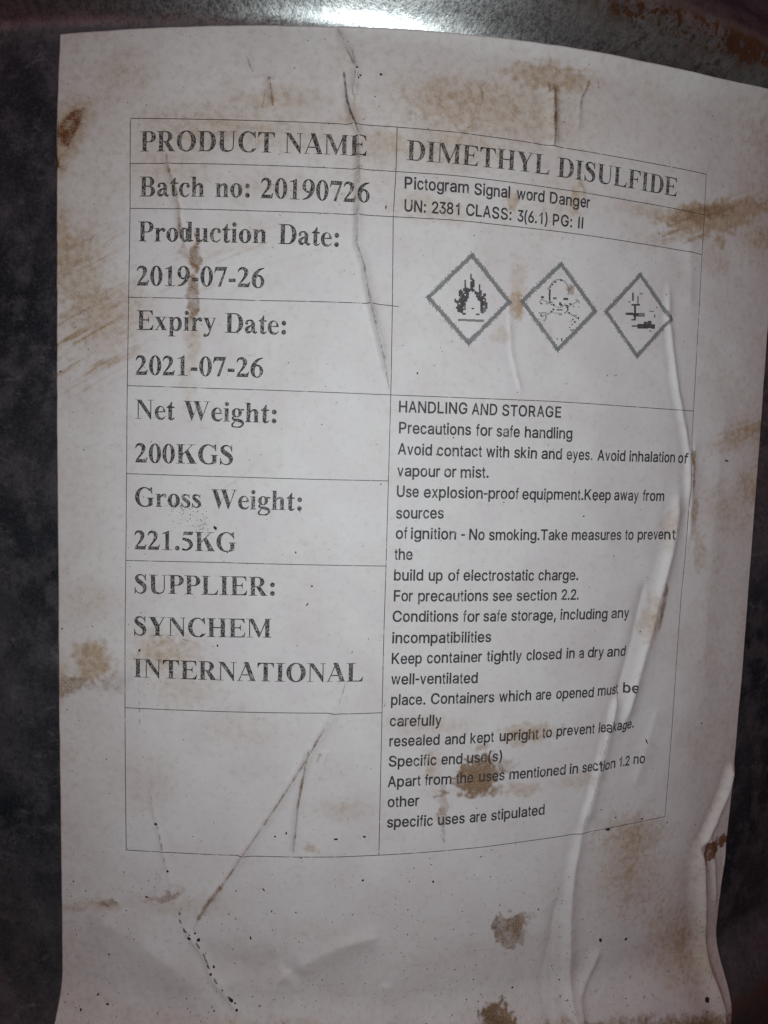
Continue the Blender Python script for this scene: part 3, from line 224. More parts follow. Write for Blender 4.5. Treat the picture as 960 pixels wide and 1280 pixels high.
FLAME = [([[28.36,51.87],[28.78,51.9],[28.76,52.29],[28.35,52.27]],1),([[28.38,51.47],[28.79,51.5],[28.78,51.9],[28.36,51.87]],1),([[28.38,51.29],[28.8,51.32],[28.79,51.5],[28.38,51.47]],1),([[28.76,51.46],[29.17,51.49],[29.16,51.88],[28.74,51.86]],1),([[28.77,51.06],[29.19,51.09],[29.17,51.49],[28.76,51.46]],1),([[28.81,49.87],[29.23,49.89],[29.22,50.29],[28.8,50.27]],1),([[28.82,49.69],[29.24,49.71],[29.23,49.89],[28.81,49.87]],1),([[29.14,51.41],[29.56,51.44],[29.54,51.83],[29.12,51.81]],1),([[29.15,51.01],[29.57,51.04],[29.56,51.44],[29.14,51.41]],1),([[29.17,50.61],[29.58,50.64],[29.57,51.04],[29.15,51.01]],1),([[29.18,50.22],[29.6,50.24],[29.58,50.64],[29.17,50.61]],1),([[29.19,49.82],[29.61,49.84],[29.6,50.24],[29.18,50.22]],1),([[29.21,49.42],[29.63,49.44],[29.61,49.84],[29.19,49.82]],1),([[29.22,49.02],[29.64,49.05],[29.63,49.44],[29.21,49.42]],1),([[29.23,48.91],[29.65,48.94],[29.64,49.05],[29.22,49.02]],1),([[29.43,54.04],[29.84,54.06],[29.83,54.46],[29.41,54.43]],1),([[29.44,53.64],[29.86,53.67],[29.84,54.06],[29.43,54.04]],1),([[29.45,53.24],[29.87,53.27],[29.86,53.67],[29.44,53.64]],1),([[29.47,52.84],[29.89,52.87],[29.87,53.27],[29.45,53.24]],1),([[29.5,52.05],[29.92,52.07],[29.9,52.47],[29.48,52.45]],1),([[29.51,51.65],[29.93,51.68],[29.92,52.07],[29.5,52.05]],1),([[29.52,51.25],[29.94,51.28],[29.93,51.68],[29.51,51.65]],1),([[29.55,50.46],[29.97,50.48],[29.96,50.88],[29.54,50.85]],1),([[29.57,50.06],[29.99,50.08],[29.97,50.48],[29.55,50.46]],1),([[29.58,49.66],[30.0,49.68],[29.99,50.08],[29.57,50.06]],1),([[29.6,49.26],[30.02,49.29],[30.0,49.68],[29.58,49.66]],1),([[29.61,48.86],[30.03,48.89],[30.02,49.29],[29.6,49.26]],1),([[29.61,48.83],[30.03,48.85],[30.03,48.89],[29.61,48.86]],1),([[29.8,54.35],[30.21,54.38],[30.2,54.77],[29.78,54.75]],1),([[29.81,53.95],[30.23,53.98],[30.21,54.38],[29.8,54.35]],1),([[29.82,53.55],[30.24,53.58],[30.23,53.98],[29.81,53.95]],1),([[29.84,53.16],[30.26,53.18],[30.24,53.58],[29.82,53.55]],1),([[29.85,52.76],[30.27,52.79],[30.26,53.18],[29.84,53.16]],1),([[29.87,52.36],[30.29,52.39],[30.27,52.79],[29.85,52.76]],1),([[29.88,51.96],[30.3,51.99],[30.29,52.39],[29.87,52.36]],1),([[29.9,51.57],[30.31,51.59],[30.3,51.99],[29.88,51.96]],1),([[29.91,51.17],[30.33,51.19],[30.31,51.59],[29.9,51.57]],1),([[29.92,50.77],[30.34,50.79],[30.33,51.19],[29.91,51.17]],1),([[29.94,50.37],[30.36,50.4],[30.34,50.79],[29.92,50.77]],1),([[29.95,49.97],[30.37,50.0],[30.36,50.4],[29.94,50.37]],1),([[29.97,49.57],[30.39,49.6],[30.37,50.0],[29.95,49.97]],1),([[29.98,49.17],[30.4,49.2],[30.39,49.6],[29.97,49.57]],1),([[30.0,48.78],[30.41,48.8],[30.4,49.2],[29.98,49.17]],1),([[30.0,48.74],[30.42,48.76],[30.41,48.8],[30.0,48.78]],1),([[30.19,53.9],[30.61,53.93],[30.6,54.33],[30.18,54.3]],1),([[30.21,53.51],[30.63,53.53],[30.61,53.93],[30.19,53.9]],1),([[30.22,53.11],[30.64,53.14],[30.63,53.53],[30.21,53.51]],1),([[30.24,52.71],[30.65,52.74],[30.64,53.14],[30.22,53.11]],1),([[30.25,52.31],[30.67,52.34],[30.65,52.74],[30.24,52.71]],1),([[30.26,51.91],[30.68,51.94],[30.67,52.34],[30.25,52.31]],1),([[30.28,51.52],[30.7,51.54],[30.68,51.94],[30.26,51.91]],1),([[30.29,51.12],[30.71,51.14],[30.7,51.54],[30.28,51.52]],1),([[30.31,50.72],[30.73,50.75],[30.71,51.14],[30.29,51.12]],1),([[30.32,50.32],[30.74,50.35],[30.73,50.75],[30.31,50.72]],1),([[30.34,49.92],[30.76,49.95],[30.74,50.35],[30.32,50.32]],1),([[30.35,49.52],[30.77,49.55],[30.76,49.95],[30.34,49.92]],1),([[30.36,49.13],[30.78,49.15],[30.77,49.55],[30.35,49.52]],1),([[30.38,48.73],[30.8,48.75],[30.78,49.15],[30.36,49.13]],1),([[30.39,48.54],[30.81,48.57],[30.8,48.75],[30.38,48.73]],1),([[30.55,54.65],[30.97,54.68],[30.95,55.08],[30.53,55.05]],1),([[30.56,54.25],[30.98,54.28],[30.97,54.68],[30.55,54.65]],1),([[30.59,53.46],[31.01,53.48],[31.0,53.88],[30.58,53.86]],1),([[30.6,53.06],[31.02,53.09],[31.01,53.48],[30.59,53.46]],1),([[30.62,52.66],[31.04,52.69],[31.02,53.09],[30.6,53.06]],1),([[30.63,52.26],[31.05,52.29],[31.04,52.69],[30.62,52.66]],1),([[30.65,51.87],[31.07,51.89],[31.05,52.29],[30.63,52.26]],1),([[30.66,51.47],[31.08,51.49],[31.07,51.89],[30.65,51.87]],1),([[30.68,51.07],[31.1,51.1],[31.08,51.49],[30.66,51.47]],1),([[30.69,50.67],[31.11,50.7],[31.1,51.1],[30.68,51.07]],1),([[30.71,50.27],[31.13,50.3],[31.11,50.7],[30.69,50.67]],1),([[30.73,49.47],[31.16,49.5],[31.14,49.9],[30.72,49.87]],1),([[30.85,56.77],[31.27,56.8],[31.26,57.19],[30.84,57.17]],1),([[30.87,56.37],[31.29,56.4],[31.27,56.8],[30.85,56.77]],1),([[30.88,55.98],[31.3,56.0],[31.29,56.4],[30.87,56.37]],1),([[30.9,55.58],[31.31,55.61],[31.3,56.0],[30.88,55.98]],1),([[30.91,55.18],[31.33,55.21],[31.31,55.61],[30.9,55.58]],1),([[30.92,54.78],[31.34,54.81],[31.33,55.21],[30.91,55.18]],1),([[30.94,54.39],[31.36,54.41],[31.34,54.81],[30.92,54.78]],1),([[30.95,53.99],[31.37,54.02],[31.36,54.41],[30.94,54.39]],1),([[30.97,53.59],[31.39,53.62],[31.37,54.02],[30.95,53.99]],1),([[31.0,52.8],[31.42,52.82],[31.4,53.22],[30.98,53.19]],1),([[31.01,52.4],[31.43,52.42],[31.42,52.82],[31.0,52.8]],1),([[31.03,52.0],[31.45,52.03],[31.43,52.42],[31.01,52.4]],1),([[31.04,51.6],[31.46,51.63],[31.45,52.03],[31.03,52.0]],1),([[31.07,50.84],[31.49,50.87],[31.48,51.23],[31.05,51.2]],1),([[31.3,54.88],[31.72,54.91],[31.71,55.31],[31.29,55.28]],1),([[31.32,54.48],[31.74,54.51],[31.72,54.91],[31.3,54.88]],1),([[31.33,54.09],[31.75,54.11],[31.74,54.51],[31.32,54.48]],1),([[31.35,53.69],[31.77,53.71],[31.75,54.11],[31.33,54.09]],1),([[31.36,53.29],[31.78,53.32],[31.77,53.71],[31.35,53.69]],1),([[31.38,52.89],[31.8,52.92],[31.78,53.32],[31.36,53.29]],1),([[31.39,52.49],[31.81,52.52],[31.8,52.92],[31.38,52.89]],1),([[31.41,52.1],[31.83,52.12],[31.81,52.52],[31.39,52.49]],1),([[31.42,51.7],[31.84,51.72],[31.83,52.12],[31.41,52.1]],1),([[31.42,51.66],[31.84,51.69],[31.84,51.72],[31.42,51.7]],1),([[31.69,54.73],[32.11,54.75],[32.1,55.15],[31.68,55.12]],1),([[31.71,54.33],[32.13,54.35],[32.11,54.75],[31.69,54.73]],1),([[31.72,53.93],[32.14,53.96],[32.13,54.35],[31.71,54.33]],1),([[31.74,53.53],[32.16,53.56],[32.14,53.96],[31.72,53.93]],1),([[31.75,53.13],[32.17,53.16],[32.16,53.56],[31.74,53.53]],1),([[31.76,52.74],[32.19,52.76],[32.17,53.16],[31.75,53.13]],1),([[31.78,52.41],[32.2,52.44],[32.19,52.76],[31.76,52.74]],1),([[32.08,54.57],[32.5,54.6],[32.49,55.0],[32.07,54.97]],1),([[32.1,54.17],[32.52,54.2],[32.5,54.6],[32.08,54.57]],1),([[32.11,53.7],[32.53,53.73],[32.53,53.8],[32.11,53.77]],1),([[32.32,58.46],[32.74,58.49],[32.73,58.89],[32.31,58.86]],1),([[32.33,58.06],[32.76,58.09],[32.74,58.49],[32.32,58.46]],1),([[32.35,57.67],[32.77,57.7],[32.76,58.09],[32.33,58.06]],1),([[32.36,57.27],[32.79,57.3],[32.77,57.7],[32.35,57.67]],1),([[32.39,56.47],[32.81,56.5],[32.8,56.9],[32.38,56.87]],1),([[32.41,56.08],[32.83,56.11],[32.81,56.5],[32.39,56.47]],1),([[32.42,55.68],[32.84,55.71],[32.83,56.11],[32.41,56.08]],1),([[32.44,55.28],[32.86,55.31],[32.84,55.71],[32.42,55.68]],1),([[32.45,54.88],[32.87,54.91],[32.86,55.31],[32.44,55.28]],1),([[32.47,54.49],[32.89,54.51],[32.87,54.91],[32.45,54.88]],1),([[32.75,57.33],[33.17,57.36],[33.15,57.76],[32.73,57.73]],1),([[32.76,56.93],[33.18,56.96],[33.17,57.36],[32.75,57.33]],1),([[32.78,56.54],[33.2,56.57],[33.18,56.96],[32.76,56.93]],1),([[32.79,56.14],[33.21,56.17],[33.2,56.57],[32.78,56.54]],1),([[32.8,55.74],[33.23,55.77],[33.21,56.17],[32.79,56.14]],1),([[32.82,55.34],[33.24,55.37],[33.23,55.77],[32.8,55.74]],1),([[32.83,54.95],[33.26,54.97],[33.24,55.37],[32.82,55.34]],1),([[32.85,54.55],[33.27,54.58],[33.26,54.97],[32.83,54.95]],1),([[32.86,54.22],[33.28,54.25],[33.27,54.58],[32.85,54.55]],1),([[33.14,57.0],[33.56,57.03],[33.55,57.42],[33.13,57.39]],1),([[33.16,56.6],[33.58,56.63],[33.56,57.03],[33.14,57.0]],1),([[33.17,56.2],[33.59,56.23],[33.58,56.63],[33.16,56.6]],1),([[33.19,55.8],[33.61,55.83],[33.59,56.23],[33.17,56.2]],1),([[33.2,55.41],[33.62,55.43],[33.61,55.83],[33.19,55.8]],1),([[33.23,54.61],[33.65,54.64],[33.64,55.04],[33.22,55.01]],1),([[33.24,54.32],[33.67,54.35],[33.65,54.64],[33.23,54.61]],1),([[33.63,54.13],[34.06,54.16],[34.04,54.55],[33.62,54.53]],1),([[33.65,53.73],[34.07,53.76],[34.06,54.16],[33.63,54.13]],1),([[33.65,53.69],[34.07,53.72],[34.07,53.76],[33.65,53.73]],1),([[34.03,53.97],[34.45,54.0],[34.43,54.4],[34.01,54.37]],1),([[34.04,53.57],[34.46,53.6],[34.45,54.0],[34.03,53.97]],1),([[34.06,53.17],[34.48,53.2],[34.46,53.6],[34.04,53.57]],1),([[34.07,52.85],[34.49,52.88],[34.48,53.2],[34.06,53.17]],1),([[34.42,53.82],[34.84,53.84],[34.83,54.24],[34.4,54.21]],1),([[34.43,53.42],[34.86,53.44],[34.84,53.84],[34.42,53.82]],1),([[34.45,53.02],[34.87,53.05],[34.86,53.44],[34.43,53.42]],1),([[34.46,52.62],[34.89,52.65],[34.87,53.05],[34.45,53.02]],1),([[34.48,52.22],[34.9,52.25],[34.89,52.65],[34.46,52.62]],1),([[34.48,52.15],[34.91,52.17],[34.9,52.25],[34.48,52.22]],1),([[34.72,55.91],[35.15,55.94],[35.13,56.34],[34.71,56.31]],1),([[34.74,55.51],[35.16,55.54],[35.15,55.94],[34.72,55.91]],1),([[34.76,55.11],[35.18,55.14],[35.16,55.54],[34.74,55.51]],1),([[34.77,54.71],[35.19,54.74],[35.18,55.14],[34.76,55.11]],1),([[34.79,54.31],[35.21,54.34],[35.19,54.74],[34.77,54.71]],1),([[34.8,53.91],[35.23,53.94],[35.21,54.34],[34.79,54.31]],1),([[34.82,53.51],[35.24,53.54],[35.23,53.94],[34.8,53.91]],1),([[34.83,53.12],[35.26,53.14],[35.24,53.54],[34.82,53.51]],1),([[34.85,52.72],[35.27,52.74],[35.26,53.14],[34.83,53.12]],1),([[34.86,52.32],[35.29,52.34],[35.27,52.74],[34.85,52.72]],1),([[34.88,51.95],[35.3,51.98],[35.29,52.34],[34.86,52.32]],1),([[35.17,54.41],[35.59,54.44],[35.58,54.84],[35.15,54.81]],1),([[35.18,54.01],[35.61,54.04],[35.59,54.44],[35.17,54.41]],1),([[35.2,53.61],[35.62,53.64],[35.61,54.04],[35.18,54.01]],1),([[35.21,53.21],[35.64,53.24],[35.62,53.64],[35.2,53.61]],1),([[35.23,52.81],[35.66,52.84],[35.64,53.24],[35.21,53.21]],1),([[35.25,52.41],[35.67,52.44],[35.66,52.84],[35.23,52.81]],1),([[35.26,52.02],[35.69,52.04],[35.67,52.44],[35.25,52.41]],1),([[35.28,51.62],[35.7,51.64],[35.69,52.04],[35.26,52.02]],1),([[35.29,51.22],[35.72,51.24],[35.7,51.64],[35.28,51.62]],1),([[35.31,50.82],[35.73,50.84],[35.72,51.24],[35.29,51.22]],1),([[35.32,50.41],[35.75,50.44],[35.73,50.84],[35.31,50.82]],1),([[35.34,50.01],[35.76,50.04],[35.75,50.44],[35.32,50.41]],1),([[35.35,49.61],[35.78,49.64],[35.76,50.04],[35.34,50.01]],1),([[35.37,49.21],[35.79,49.24],[35.78,49.64],[35.35,49.61]],1),([[35.38,48.99],[35.8,49.02],[35.79,49.24],[35.37,49.21]],1),([[35.61,52.99],[36.04,53.01],[36.02,53.41],[35.6,53.38]],1),([[35.63,52.59],[36.05,52.61],[36.04,53.01],[35.61,52.99]],1),([[35.64,52.19],[36.07,52.21],[36.05,52.61],[35.63,52.59]],1),([[35.66,51.79],[36.08,51.81],[36.07,52.21],[35.64,52.19]],1),([[35.67,51.39],[36.1,51.41],[36.08,51.81],[35.66,51.79]],1),([[35.69,50.99],[36.11,51.01],[36.1,51.41],[35.67,51.39]],1),([[35.7,50.59],[36.13,50.61],[36.11,51.01],[35.69,50.99]],1),([[35.72,50.18],[36.15,50.21],[36.13,50.61],[35.7,50.59]],1),([[35.73,49.78],[36.16,49.81],[36.15,50.21],[35.72,50.18]],1),([[35.75,49.38],[36.18,49.41],[36.16,49.81],[35.73,49.78]],1),([[35.77,48.98],[36.19,49.01],[36.18,49.41],[35.75,49.38]],1),([[35.77,48.8],[36.2,48.83],[36.19,49.01],[35.77,48.98]],1),([[35.97,53.67],[36.4,53.69],[36.38,54.09],[35.96,54.06]],1),([[35.99,53.27],[36.41,53.29],[36.4,53.69],[35.97,53.67]],1),([[36.0,52.87],[36.43,52.89],[36.41,53.29],[35.99,53.27]],1),([[36.02,52.47],[36.45,52.49],[36.43,52.89],[36.0,52.87]],1),([[36.05,51.67],[36.48,51.69],[36.46,52.09],[36.03,52.07]],1),([[36.07,51.27],[36.49,51.29],[36.48,51.69],[36.05,51.67]],1),([[36.08,50.86],[36.51,50.89],[36.49,51.29],[36.07,51.27]],1),([[36.11,50.06],[36.54,50.09],[36.52,50.49],[36.1,50.46]],1),([[36.13,49.66],[36.56,49.69],[36.54,50.09],[36.11,50.06]],1),([[36.14,49.26],[36.57,49.29],[36.56,49.69],[36.13,49.66]],1),([[36.15,49.04],[36.58,49.07],[36.57,49.29],[36.14,49.26]],1),([[36.36,53.69],[36.79,53.72],[36.77,54.12],[36.34,54.09]],1),([[36.38,53.29],[36.8,53.32],[36.79,53.72],[36.36,53.69]],1),([[36.41,52.49],[36.83,52.52],[36.82,52.92],[36.39,52.89]],1),([[36.42,52.09],[36.85,52.12],[36.83,52.52],[36.41,52.49]],1),([[36.44,51.69],[36.87,51.72],[36.85,52.12],[36.42,52.09]],1),([[36.45,51.29],[36.88,51.32],[36.87,51.72],[36.44,51.69]],1),([[36.47,50.89],[36.9,50.92],[36.88,51.32],[36.45,51.29]],1),([[36.49,50.49],[36.91,50.52],[36.9,50.92],[36.47,50.89]],1),([[36.5,50.09],[36.93,50.12],[36.91,50.52],[36.49,50.49]],1),([[36.52,49.69],[36.94,49.72],[36.93,50.12],[36.5,50.09]],1),([[36.53,49.36],[36.96,49.39],[36.94,49.72],[36.52,49.69]],1),([[36.84,51.43],[37.27,51.45],[37.25,51.85],[36.82,51.83]],1),([[36.85,51.02],[37.28,51.05],[37.27,51.45],[36.84,51.43]],1),([[36.87,50.62],[37.3,50.65],[37.28,51.05],[36.85,51.02]],1),([[36.89,50.22],[37.31,50.25],[37.3,50.65],[36.87,50.62]],1),([[36.89,50.11],[37.32,50.14],[37.31,50.25],[36.89,50.22]],1),([[30.68,48.27],[31.56,48.32],[31.54,48.83],[30.66,48.78]],1),([[34.26,48.34],[35.23,48.4],[35.21,48.84],[34.24,48.78]],1),([[33.01,49.8],[33.7,49.84],[33.69,50.2],[32.99,50.16]],1),([[30.95,49.45],[31.52,49.49],[31.44,51.66],[30.87,51.63]],0),([[29.52,46.6],[31.81,46.74],[31.79,47.32],[29.5,47.18]],0),([[31.82,46.59],[34.13,46.73],[34.1,47.35],[31.8,47.21]],0),([[34.13,46.58],[36.46,46.72],[36.43,47.38],[34.11,47.24]],0),([[35.71,50.99],[36.21,51.02],[36.19,51.53],[35.69,51.5]],1)]
SKULL = [([[57.56,58.92],[58.15,58.97],[58.12,59.49],[57.53,59.44]],1),([[55.81,58.32],[56.49,58.38],[56.47,58.77],[55.79,58.71]],1),([[55.11,57.61],[55.64,57.65],[55.62,58.04],[55.09,58.0]],1),([[54.55,57.04],[55.05,57.08],[55.03,57.47],[54.53,57.43]],1),([[54.48,55.59],[54.97,55.63],[54.93,56.55],[54.43,56.51]],1),([[54.49,53.49],[55.02,53.54],[54.92,55.63],[54.39,55.58]],1),([[52.22,54.03],[53.09,54.09],[53.06,54.62],[52.19,54.55]],1),([[55.73,53.99],[56.76,54.07],[56.74,54.64],[55.7,54.56]],1),([[58.76,54.04],[60.2,54.16],[60.17,54.74],[58.73,54.62]],1),([[54.6,52.98],[55.63,53.06],[55.61,53.45],[54.59,53.37]],1),([[52.21,52.4],[52.73,52.44],[52.71,52.83],[52.19,52.79]],1),([[53.75,52.52],[54.33,52.56],[54.32,52.88],[53.73,52.83]],0),([[55.76,52.28],[56.26,52.32],[56.23,52.84],[55.73,52.8]],1),([[57.58,52.55],[58.18,52.6],[58.13,53.44],[57.54,53.39]],1),([[58.04,52.38],[58.58,52.42],[58.54,53.02],[58.01,52.98]],1),([[60.56,52.97],[61.25,53.03],[61.23,53.45],[60.54,53.39]],1),([[59.38,52.43],[60.28,52.5],[60.26,52.89],[59.36,52.82]],1),([[60.05,51.29],[60.44,51.32],[60.37,52.51],[59.98,52.47]],1),([[55.73,51.09],[56.26,51.13],[56.23,51.66],[55.7,51.62]],1),([[55.17,50.52],[55.61,50.55],[55.58,51.03],[55.14,50.99]],1),([[56.85,51.18],[58.69,51.32],[58.68,51.63],[56.83,51.49]],1),([[59.27,50.57],[59.78,50.61],[59.76,50.92],[59.25,50.88]],1),([[60.48,50.53],[61.02,50.57],[60.99,51.04],[60.45,51.0]],1),([[56.06,50.33],[58.43,50.5],[58.43,50.69],[56.05,50.51]],0),([[57.57,49.96],[58.7,50.05],[58.68,50.39],[57.55,50.3]],0),([[52.23,49.39],[52.73,49.42],[52.71,49.87],[52.21,49.83]],1),([[63.34,49.36],[63.8,49.4],[63.76,49.98],[63.31,49.95]],1),([[61.68,48.94],[62.14,48.98],[62.11,49.4],[61.66,49.37]],1),([[62.27,48.27],[62.78,48.31],[62.75,48.84],[62.24,48.8]],1),([[61.25,48.54],[61.55,48.56],[61.54,48.75],[61.24,48.73]],1),([[61.45,47.68],[61.96,47.71],[61.95,47.98],[61.43,47.94]],1),([[60.88,46.84],[61.25,46.86],[61.23,47.13],[60.87,47.1]],1),([[61.22,46.2],[62.28,46.27],[62.27,46.54],[61.21,46.46]],1),([[62.4,54.21],[63.22,54.27],[63.21,54.59],[62.39,54.52]],0),([[63.42,53.55],[63.72,53.57],[63.69,54.1],[63.39,54.08]],0),([[61.71,52.4],[62.25,52.44],[62.24,52.79],[61.69,52.74]],0),([[63.32,52.42],[63.69,52.45],[63.68,52.72],[63.31,52.69]],0),([[61.77,50.09],[62.99,50.19],[62.97,50.45],[61.76,50.36]],0),([[53.23,48.14],[53.75,48.18],[53.73,48.57],[53.21,48.54]],0),([[57.3,43.53],[57.74,43.56],[57.73,43.88],[57.28,43.85]],1),([[51.9,52.64],[52.19,52.66],[52.16,53.45],[51.87,53.42]],0),([[51.68,50.0],[54.01,50.17],[54.0,50.44],[51.67,50.27]],0),([[53.73,48.57],[54.08,48.6],[54.03,49.65],[53.68,49.62]],0),([[53.99,56.47],[54.34,56.5],[54.32,57.02],[53.97,56.99]],0),([[59.92,55.56],[60.28,55.59],[60.26,55.91],[59.9,55.88]],0),([[60.01,55.99],[60.37,56.02],[60.36,56.34],[60.0,56.31]],0),([[60.04,56.43],[60.4,56.46],[60.39,56.78],[60.03,56.75]],0),([[60.01,56.86],[60.37,56.89],[60.35,57.21],[59.99,57.18]],0),([[59.9,57.28],[60.26,57.31],[60.24,57.63],[59.89,57.6]],0),([[59.73,57.68],[60.09,57.71],[60.08,58.03],[59.72,58.0]],0),([[59.51,58.05],[59.87,58.08],[59.85,58.39],[59.49,58.36]],0),([[59.23,58.37],[59.58,58.4],[59.57,58.71],[59.21,58.68]],0),([[58.9,58.64],[59.26,58.67],[59.24,58.99],[58.88,58.96]],0),([[58.53,58.86],[58.89,58.89],[58.87,59.21],[58.52,59.18]],0),([[58.13,59.02],[58.49,59.05],[58.47,59.37],[58.12,59.34]],0),([[57.72,59.12],[58.07,59.15],[58.06,59.46],[57.7,59.43]],0),([[57.29,59.15],[57.64,59.18],[57.63,59.49],[57.27,59.46]],0),([[56.86,59.11],[57.21,59.14],[57.19,59.45],[56.84,59.42]],0),([[56.44,59.01],[56.79,59.04],[56.77,59.35],[56.42,59.32]],0),([[56.03,58.84],[56.39,58.87],[56.37,59.19],[56.02,59.16]],0),([[55.66,58.62],[56.01,58.65],[56.0,58.96],[55.64,58.93]],0),([[55.32,58.34],[55.68,58.37],[55.66,58.68],[55.31,58.65]],0),([[55.03,58.01],[55.38,58.04],[55.37,58.36],[55.02,58.33]],0),([[54.79,57.65],[55.14,57.68],[55.13,57.99],[54.78,57.96]],0),([[54.61,57.25],[54.96,57.28],[54.94,57.59],[54.59,57.56]],0),([[54.48,56.83],[54.83,56.86],[54.82,57.17],[54.47,57.15]],0),([[54.42,56.4],[54.78,56.43],[54.76,56.74],[54.41,56.71]],0),([[54.43,55.97],[54.78,56.0],[54.77,56.31],[54.42,56.28]],0),([[54.5,55.54],[54.85,55.57],[54.84,55.88],[54.49,55.86]],0),([[54.64,55.13],[54.99,55.16],[54.97,55.48],[54.62,55.45]],0),([[55.68,52.58],[56.03,52.61],[56.01,52.93],[55.66,52.9]],0),([[56.01,52.21],[56.37,52.24],[56.35,52.56],[56.0,52.53]],0),([[56.51,51.96],[56.87,51.99],[56.85,52.3],[56.5,52.27]],0),([[57.12,51.85],[57.48,51.88],[57.46,52.19],[57.1,52.16]],0),([[57.76,51.9],[58.12,51.93],[58.1,52.24],[57.74,52.21]],0),([[58.35,52.1],[58.71,52.13],[58.69,52.44],[58.34,52.42]],0),([[58.83,52.43],[59.19,52.46],[59.17,52.78],[58.81,52.75]],0),([[59.13,52.85],[59.49,52.88],[59.47,53.2],[59.11,53.17]],0),([[52.32,53.59],[52.73,53.62],[52.72,53.88],[52.31,53.85]],1),([[52.79,53.41],[53.2,53.44],[53.19,53.7],[52.78,53.67]],0),([[53.26,53.23],[53.67,53.26],[53.66,53.52],[53.25,53.49]],0),([[53.74,53.04],[54.15,53.07],[54.13,53.34],[53.72,53.3]],1),([[54.21,52.86],[54.62,52.89],[54.61,53.15],[54.2,53.12]],0),([[54.68,52.68],[55.09,52.71],[55.08,52.97],[54.67,52.94]],0),([[55.16,52.49],[55.57,52.53],[55.56,52.79],[55.15,52.76]],1),([[59.7,51.0],[60.12,51.03],[60.11,51.29],[59.69,51.26]],1),([[60.18,50.77],[60.61,50.8],[60.59,51.07],[60.17,51.03]],0),([[60.67,50.54],[61.09,50.57],[61.08,50.84],[60.66,50.81]],0),([[61.16,50.31],[61.58,50.35],[61.57,50.61],[61.14,50.58]],1),([[61.65,50.09],[62.07,50.12],[62.06,50.38],[61.63,50.35]],0),([[62.14,49.86],[62.56,49.89],[62.55,50.15],[62.12,50.12]],0),([[62.63,49.63],[63.05,49.66],[63.04,49.93],[62.61,49.89]],1),([[63.12,49.4],[63.55,49.43],[63.53,49.7],[63.11,49.67]],0),([[52.54,49.15],[52.94,49.18],[52.93,49.44],[52.52,49.41]],1),([[53.04,49.38],[53.44,49.41],[53.43,49.67],[53.02,49.64]],0),([[53.54,49.61],[53.95,49.64],[53.93,49.9],[53.52,49.88]],0),([[54.04,49.85],[54.45,49.88],[54.44,50.14],[54.03,50.11]],1),([[54.54,50.08],[54.95,50.11],[54.94,50.37],[54.53,50.34]],0),([[55.04,50.32],[55.46,50.35],[55.44,50.61],[55.03,50.58]],0),([[55.55,50.55],[55.96,50.58],[55.95,50.84],[55.54,50.81]],1),([[59.64,52.05],[60.06,52.08],[60.05,52.35],[59.63,52.31]],1),([[60.15,52.34],[60.57,52.37],[60.55,52.63],[60.13,52.6]],0),([[60.65,52.62],[61.07,52.66],[61.05,52.92],[60.63,52.89]],0),([[61.15,52.91],[61.57,52.94],[61.56,53.21],[61.14,53.17]],1),([[61.65,53.19],[62.08,53.23],[62.06,53.49],[61.64,53.46]],0),([[62.16,53.48],[62.58,53.52],[62.57,53.78],[62.15,53.75]],0),([[62.67,53.77],[63.09,53.8],[63.08,54.07],[62.65,54.03]],1),([[63.17,54.06],[63.6,54.09],[63.59,54.36],[63.16,54.32]],0)]
FISH = [([[80.33,55.75],[80.85,55.79],[80.7,58.02],[80.18,57.97]],1),([[82.15,54.95],[82.53,54.98],[82.37,57.29],[81.99,57.25]],1),([[80.18,54.42],[83.03,54.68],[83.0,55.14],[80.15,54.88]],1),([[81.28,50.81],[81.95,50.86],[81.69,54.64],[81.03,54.57]],1),([[78.47,51.72],[80.92,51.94],[80.87,52.63],[78.42,52.41]],1),([[80.45,50.42],[81.87,50.55],[81.85,50.93],[80.42,50.81]],1),([[80.95,51.47],[84.88,51.82],[84.81,52.86],[80.88,52.51]],0),([[80.93,51.74],[82.84,51.91],[82.79,52.57],[80.89,52.4]],1),([[86.25,53.27],[87.88,53.42],[87.85,53.73],[86.23,53.58]],0),([[88.0,51.78],[88.49,51.83],[88.42,52.8],[87.93,52.76]],0),([[88.55,54.5],[88.94,54.53],[88.92,54.92],[88.52,54.89]],1),([[80.65,48.74],[83.04,48.93],[83.02,49.32],[80.63,49.12]],1),([[82.6,48.39],[85.5,48.63],[85.41,49.91],[82.51,49.67]],1),([[84.77,48.57],[86.23,48.69],[86.1,50.52],[84.64,50.39]],1),([[86.08,48.8],[87.36,48.91],[87.21,50.93],[85.94,50.82]],1),([[87.22,48.7],[88.56,48.81],[88.47,50.06],[87.13,49.95]],1),([[82.68,57.71],[83.78,57.81],[83.76,58.2],[82.65,58.09]],0),([[79.18,55.18],[79.75,55.23],[79.72,55.69],[79.15,55.64]],0),([[86.79,47.84],[87.33,47.88],[87.3,48.27],[86.76,48.23]],1)]
